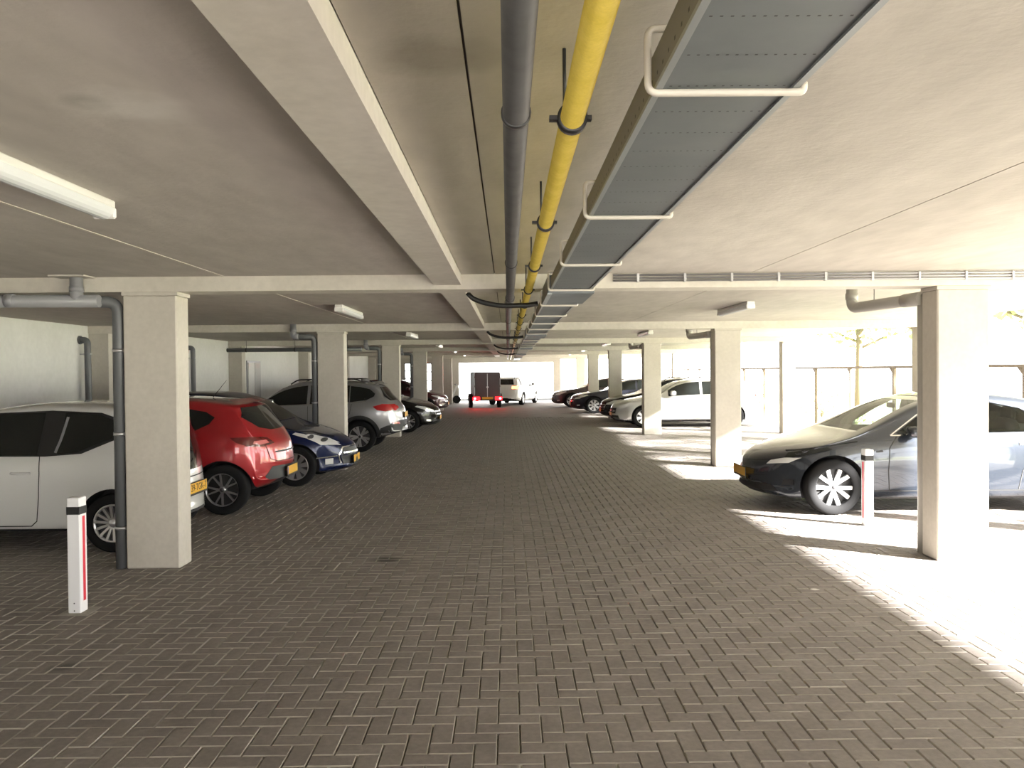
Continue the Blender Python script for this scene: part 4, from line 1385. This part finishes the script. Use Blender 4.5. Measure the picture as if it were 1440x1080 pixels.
tl = empty('box_trailer', (-0.96, 38.9, 0), math.radians(8))
M_TBODY = mat('trailer_brown', (0.10, 0.075, 0.075), 0.45)
M_TDOOR = mat('trailer_door', (0.075, 0.055, 0.058), 0.4)
hw, ln = 0.60, 1.95
MB().box(-hw, hw, 0.02, ln, 0.42, 1.66, 0.01).build('box_body', M_TBODY, tl)
MB().prism([(-hw - .01, 1.655), (hw + .01, 1.655), (hw - .03, 1.72), (-hw + .03, 1.72)], 0.0, ln + .02, 'y').build('roof', M_TBODY, tl)
for s in (-1, 1):
    d = MB().box(min(s * .012, s * (hw - .03)), max(s * .012, s * (hw - .03)), -0.012, 0.03, 0.47, 1.60, 0.004).build('rear_door', M_TDOOR, tl)
    for z in (.6, 1.05, 1.48):
        MB().box(min(s * (hw - .035), s * (hw + .015)), max(s * (hw - .035), s * (hw + .015)), -0.02, 0.0, z - .04, z + .04).build('hinge', M_TBODY, d)
    MB().box(min(s * hw, s * (hw + .02)), max(s * hw, s * (hw + .02)), 0.0, 0.06, 0.42, 1.68).build('corner_post', M_STEEL, tl)
    for y in (0.5, 0.95, 1.4, 1.9):
        MB().box(min(s * hw, s * (hw + .018)), max(s * hw, s * (hw + .018)), y - .03, y + .03, 0.44, 1.66).build('side_rib', M_STEEL, tl)
    w = link('wheel', TYRES.setdefault((0.30, .175), tyre_mesh(0.30, .175)), M_RUBBER, tl)
    w.location = (s * (hw + .09), 1.1, .30)
    w.rotation_euler = (0, 0, -PI / 2 if s > 0 else PI / 2)
    for nm, me_, mm in RIM_Y(0.30):
        link(nm, me_, mm, w)
    an = np.linspace(0.1, PI - 0.1, 12)
    MB().prism([(1.1 + .37 * math.cos(a), .32 + .37 * math.sin(a)) for a in an] + [(1.1 + .345 * math.cos(a), .32 + .345 * math.sin(a)) for a in an[::-1]],
               min(s * (hw + .01), s * (hw + .2)), max(s * (hw + .01), s * (hw + .2)), 'x').build('mudguard', M_BLACK, tl)
    lc = MB().box(min(s * (hw - .24), s * (hw + .1)), max(s * (hw - .24), s * (hw + .1)), -0.06, -0.01, 0.39, 0.56, 0.01).build('lamp_cluster', mat('lit_red_lens', (0.4, 0.01, 0.01), 0.2, emit=(1.0, 0.01, 0.015), estr=2.0), tl)
    MB().ellipsoid((s * (hw - .0), -0.062, 0.475), (.055, .02, .055), 1.0).build('brake_lamp', M_BRAKE, lc)
MB().box(-.014, .014, -0.03, -0.012, 0.46, 1.64).build('door_rod', M_STEEL, tl)
MB().box(-.05, .05, -0.05, -0.02, 0.98, 1.04, 0.006).build('door_latch', M_STEEL, tl)
MB().box(-hw, hw, -0.04, 0.02, 0.38, 0.44).build('rear_bar', M_BLACK, tl)
MB().box(-.26, .26, -0.05, -0.035, 0.44, 0.55).build('license_plate', M_PLATE, tl)
MB().box(-hw + .1, -hw + .18, 0.1, ln, 0.34, 0.43).box(hw - .18, hw - .1, 0.1, ln, 0.34, 0.43).build('chassis', M_BLACK, tl)
MB().tube([(-hw + .1, ln, .40), (0, ln + .7, .42), (0, ln + .95, .42)], 0.03, 8).tube([(hw - .1, ln, .40), (0, ln + .7, .42)], 0.03, 8).build('drawbar', M_BLACK, tl)
tag(tl, 'small brown box trailer with lit red brake lamps', 'trailer')

# ================================================================== OUTSIDE
M_GRASS = noisy('garden_ground', (0.25, 0.30, 0.12), (0.50, 0.48, 0.36), 0.8, 0.9)
M_PAVE = noisy('pale_paving', (0.46, 0.44, 0.40), (0.56, 0.54, 0.50), 0.6, 0.9)
struct('ground', MB().box(-70, 70, -60, 120, -0.3, -0.16), M_PAVE)
struct('path', MB().box(XR + 0.1, 8.7, -30, 60, -0.16, -0.02), M_PAVE)
struct('lawn', MB().box(8.7, 40, -30, 60, -0.16, -0.04), M_GRASS)
struct('forecourt', MB().box(-30, XR + 0.1, YE + 0.3, 75, -0.16, -0.01), M_PAVE)
struct('kerb', MB().box(-9, 4, 49.5, 49.75, -0.05, 0.12), M_PVC_D)
# garden fence: posts with a top rail
M_FENCE = mat('fence_wood', (0.10, 0.075, 0.05), 0.8)
fn = empty('garden_fence', (9.05, 0, 0))
for k in range(-6, 20):
    y = 19.3 + 2.45 * (k - 6)
    MB().box(-0.035, 0.035, y - 0.035, y + 0.035, -0.05, 1.80, 0.006).build('post', M_FENCE, fn)
    MB().box(-0.03, 0.03, y - 2.45 + 0.035, y - 0.035, 1.74, 1.80).build('rail', M_FENCE, fn)
    MB().prism([(y + 0.035, 1.74), (y + 0.2, 1.74), (y + 0.035, 1.60)], -0.02, 0.02, 'x').build('brace', M_FENCE, fn)
tag(fn, 'open wooden garden fence of slim posts with a top rail', 'fence')


def shrub(x, y, h, r, n, label, m):
    t = empty('garden_shrub', (x, y, -0.04))
    st = MB()
    lf = MB()
    for i in range(6):
        a = i * 1.05 + random.random()
        e = (r * .5 * math.cos(a), r * .5 * math.sin(a), h * .75)
        st.tube([(0, 0, 0), (e[0] * .4, e[1] * .4, h * .35), e], [.02, .014, .006], 6)
    st.build('stems', M_FENCE, t)
    for i in range(n):
        u, v, q = rng.normal(0, .42), rng.normal(0, .42), rng.random()
        p = Vector((u * r, v * r, h * (.12 + .88 * q)))
        d = Vector(rng.normal(0, 1, 3)).normalized()
        e = d.cross(Vector(rng.normal(0, 1, 3))).normalized()
        s_ = .05 + .05 * rng.random()
        lf.add([p, p + d * s_ + e * s_ * .4, p + d * s_ * 2, p + d * s_ - e * s_ * .4], [(0, 1, 2, 3)])
    o = link('foliage', lf.mesh('foliage', fix=False), m, t)
    tag(o, kind='stuff')
    tag(t, label, 'shrub', 'shrubs beyond the fence')


M_LEAF = mat('leaf_green', (0.30, 0.42, 0.12), 0.6)
M_LEAF2 = mat('leaf_pale', (0.52, 0.56, 0.30), 0.6)
for (x, y, h, r, n, m, lab) in ((10.6, 19.8, 2.6, .7, 260, M_LEAF2, 'tall pale green shrub behind the fence beside the electric saloon windscreen'),
                                (10.2, 24.3, 0.5, .5, 160, M_LEAF, 'low green plant at the foot of the fence near the edge column'),
                                (11.5, 30.2, 1.0, .7, 220, M_LEAF, 'green shrub behind the fence beyond the silver hatchback'),
                                (10.9, 36, 1.4, .8, 260, M_LEAF2, 'pale green shrub behind the fence beyond the black estate'),
                                (10.7, 14.2, .9, .6, 200, M_LEAF, 'green shrub behind the fence at the tail of the electric saloon')):
    shrub(x, y, h, r, n, lab, m)


def tree(x, y, h, r, n, label):
    t = empty('garden_tree', (x, y, -0.04))
    tk = MB().tube([(0, 0, 0), (.06, .03, h * .35), (0, 0, h * .75)], [.16, .12, .05], 10)
    tk.build('trunk', M_FENCE, t)
    br = MB()
    for i in range(9):
        a = i * 2.4
        z0 = h * (.35 + .04 * i)
        br.tube([(0, 0, z0), (r * .45 * math.cos(a), r * .45 * math.sin(a), z0 + .5), (r * .8 * math.cos(a), r * .8 * math.sin(a), z0 + .9)], [.06, .04, .012], 6)
    br.build('branches', M_FENCE, t)
    d = rng.normal(0, 1, (n, 3))
    d /= np.linalg.norm(d, axis=1)[:, None]
    p = d * (rng.random(n) ** 0.4)[:, None] * np.array([r, r, h * .32]) + np.array([0, 0, h * .68])
    lf = MB()
    for q in p:
        q = Vector(q)
        a = Vector(rng.normal(0, 1, 3)).normalized()
        e = a.cross(Vector(rng.normal(0, 1, 3))).normalized()
        z = .11 + .07 * rng.random()
        lf.add([q - a * z, q + e * z * .5, q + a * z, q - e * z * .5], [(0, 1, 2, 3)])
    tag(link('foliage', lf.mesh('foliage', fix=False), M_LEAF, t), kind='stuff')
    tag(t, label, 'tree', 'trees in the garden')


for (x, y, lab) in ((13.6, 10.4, 'leafy garden tree behind the fence beside the tail of the electric saloon'),
                    (13.4, 15.6, 'leafy garden tree behind the fence between electric saloon and silver hatchback'),
                    (13.7, 20.9, 'leafy garden tree behind the fence facing the silver hatchback'),
                    (13.5, 26.3, 'leafy garden tree behind the fence facing the black estate'),
                    (13.6, 32.0, 'leafy garden tree behind the fence facing the navy saloon')):
    tree(x, y, 7.2, 2.4, 1900, lab)

# ------------------------------------------------------------------ white scooter by the exit
t = empty('motor_scooter', (-3.36, 45.42, 0), math.radians(-90))
for yy in (-.55, .55):
    MB().tube([(-.045, yy, .22), (.045, yy, .22)], .22, 20).build('wheel', M_RUBBER, t)
MB().prism([(-.72, .35), (-.1, .28), (.32, .28), (.48, .62), (.62, .95), (.52, 1.0), (.30, .45), (.0, .42), (-.1, .72), (-.75, .74)], -.13, .13, 'x').build('bodywork', P_WHITE2, t)
MB().ellipsoid((0, -.42, .80), (.14, .34, .07), .6).build('seat', M_BLACK, t)
MB().tube([(-.32, .46, 1.06), (0, .55, 1.0), (.32, .46, 1.06)], .018, 8).build('handlebar', M_BLACK, t)
MB().ellipsoid((0, .62, .92), (.08, .05, .08), .8).build('headlamp', M_LENS, t)
tag(t, 'white motor scooter parked against the end wall by the exit', 'scooter')
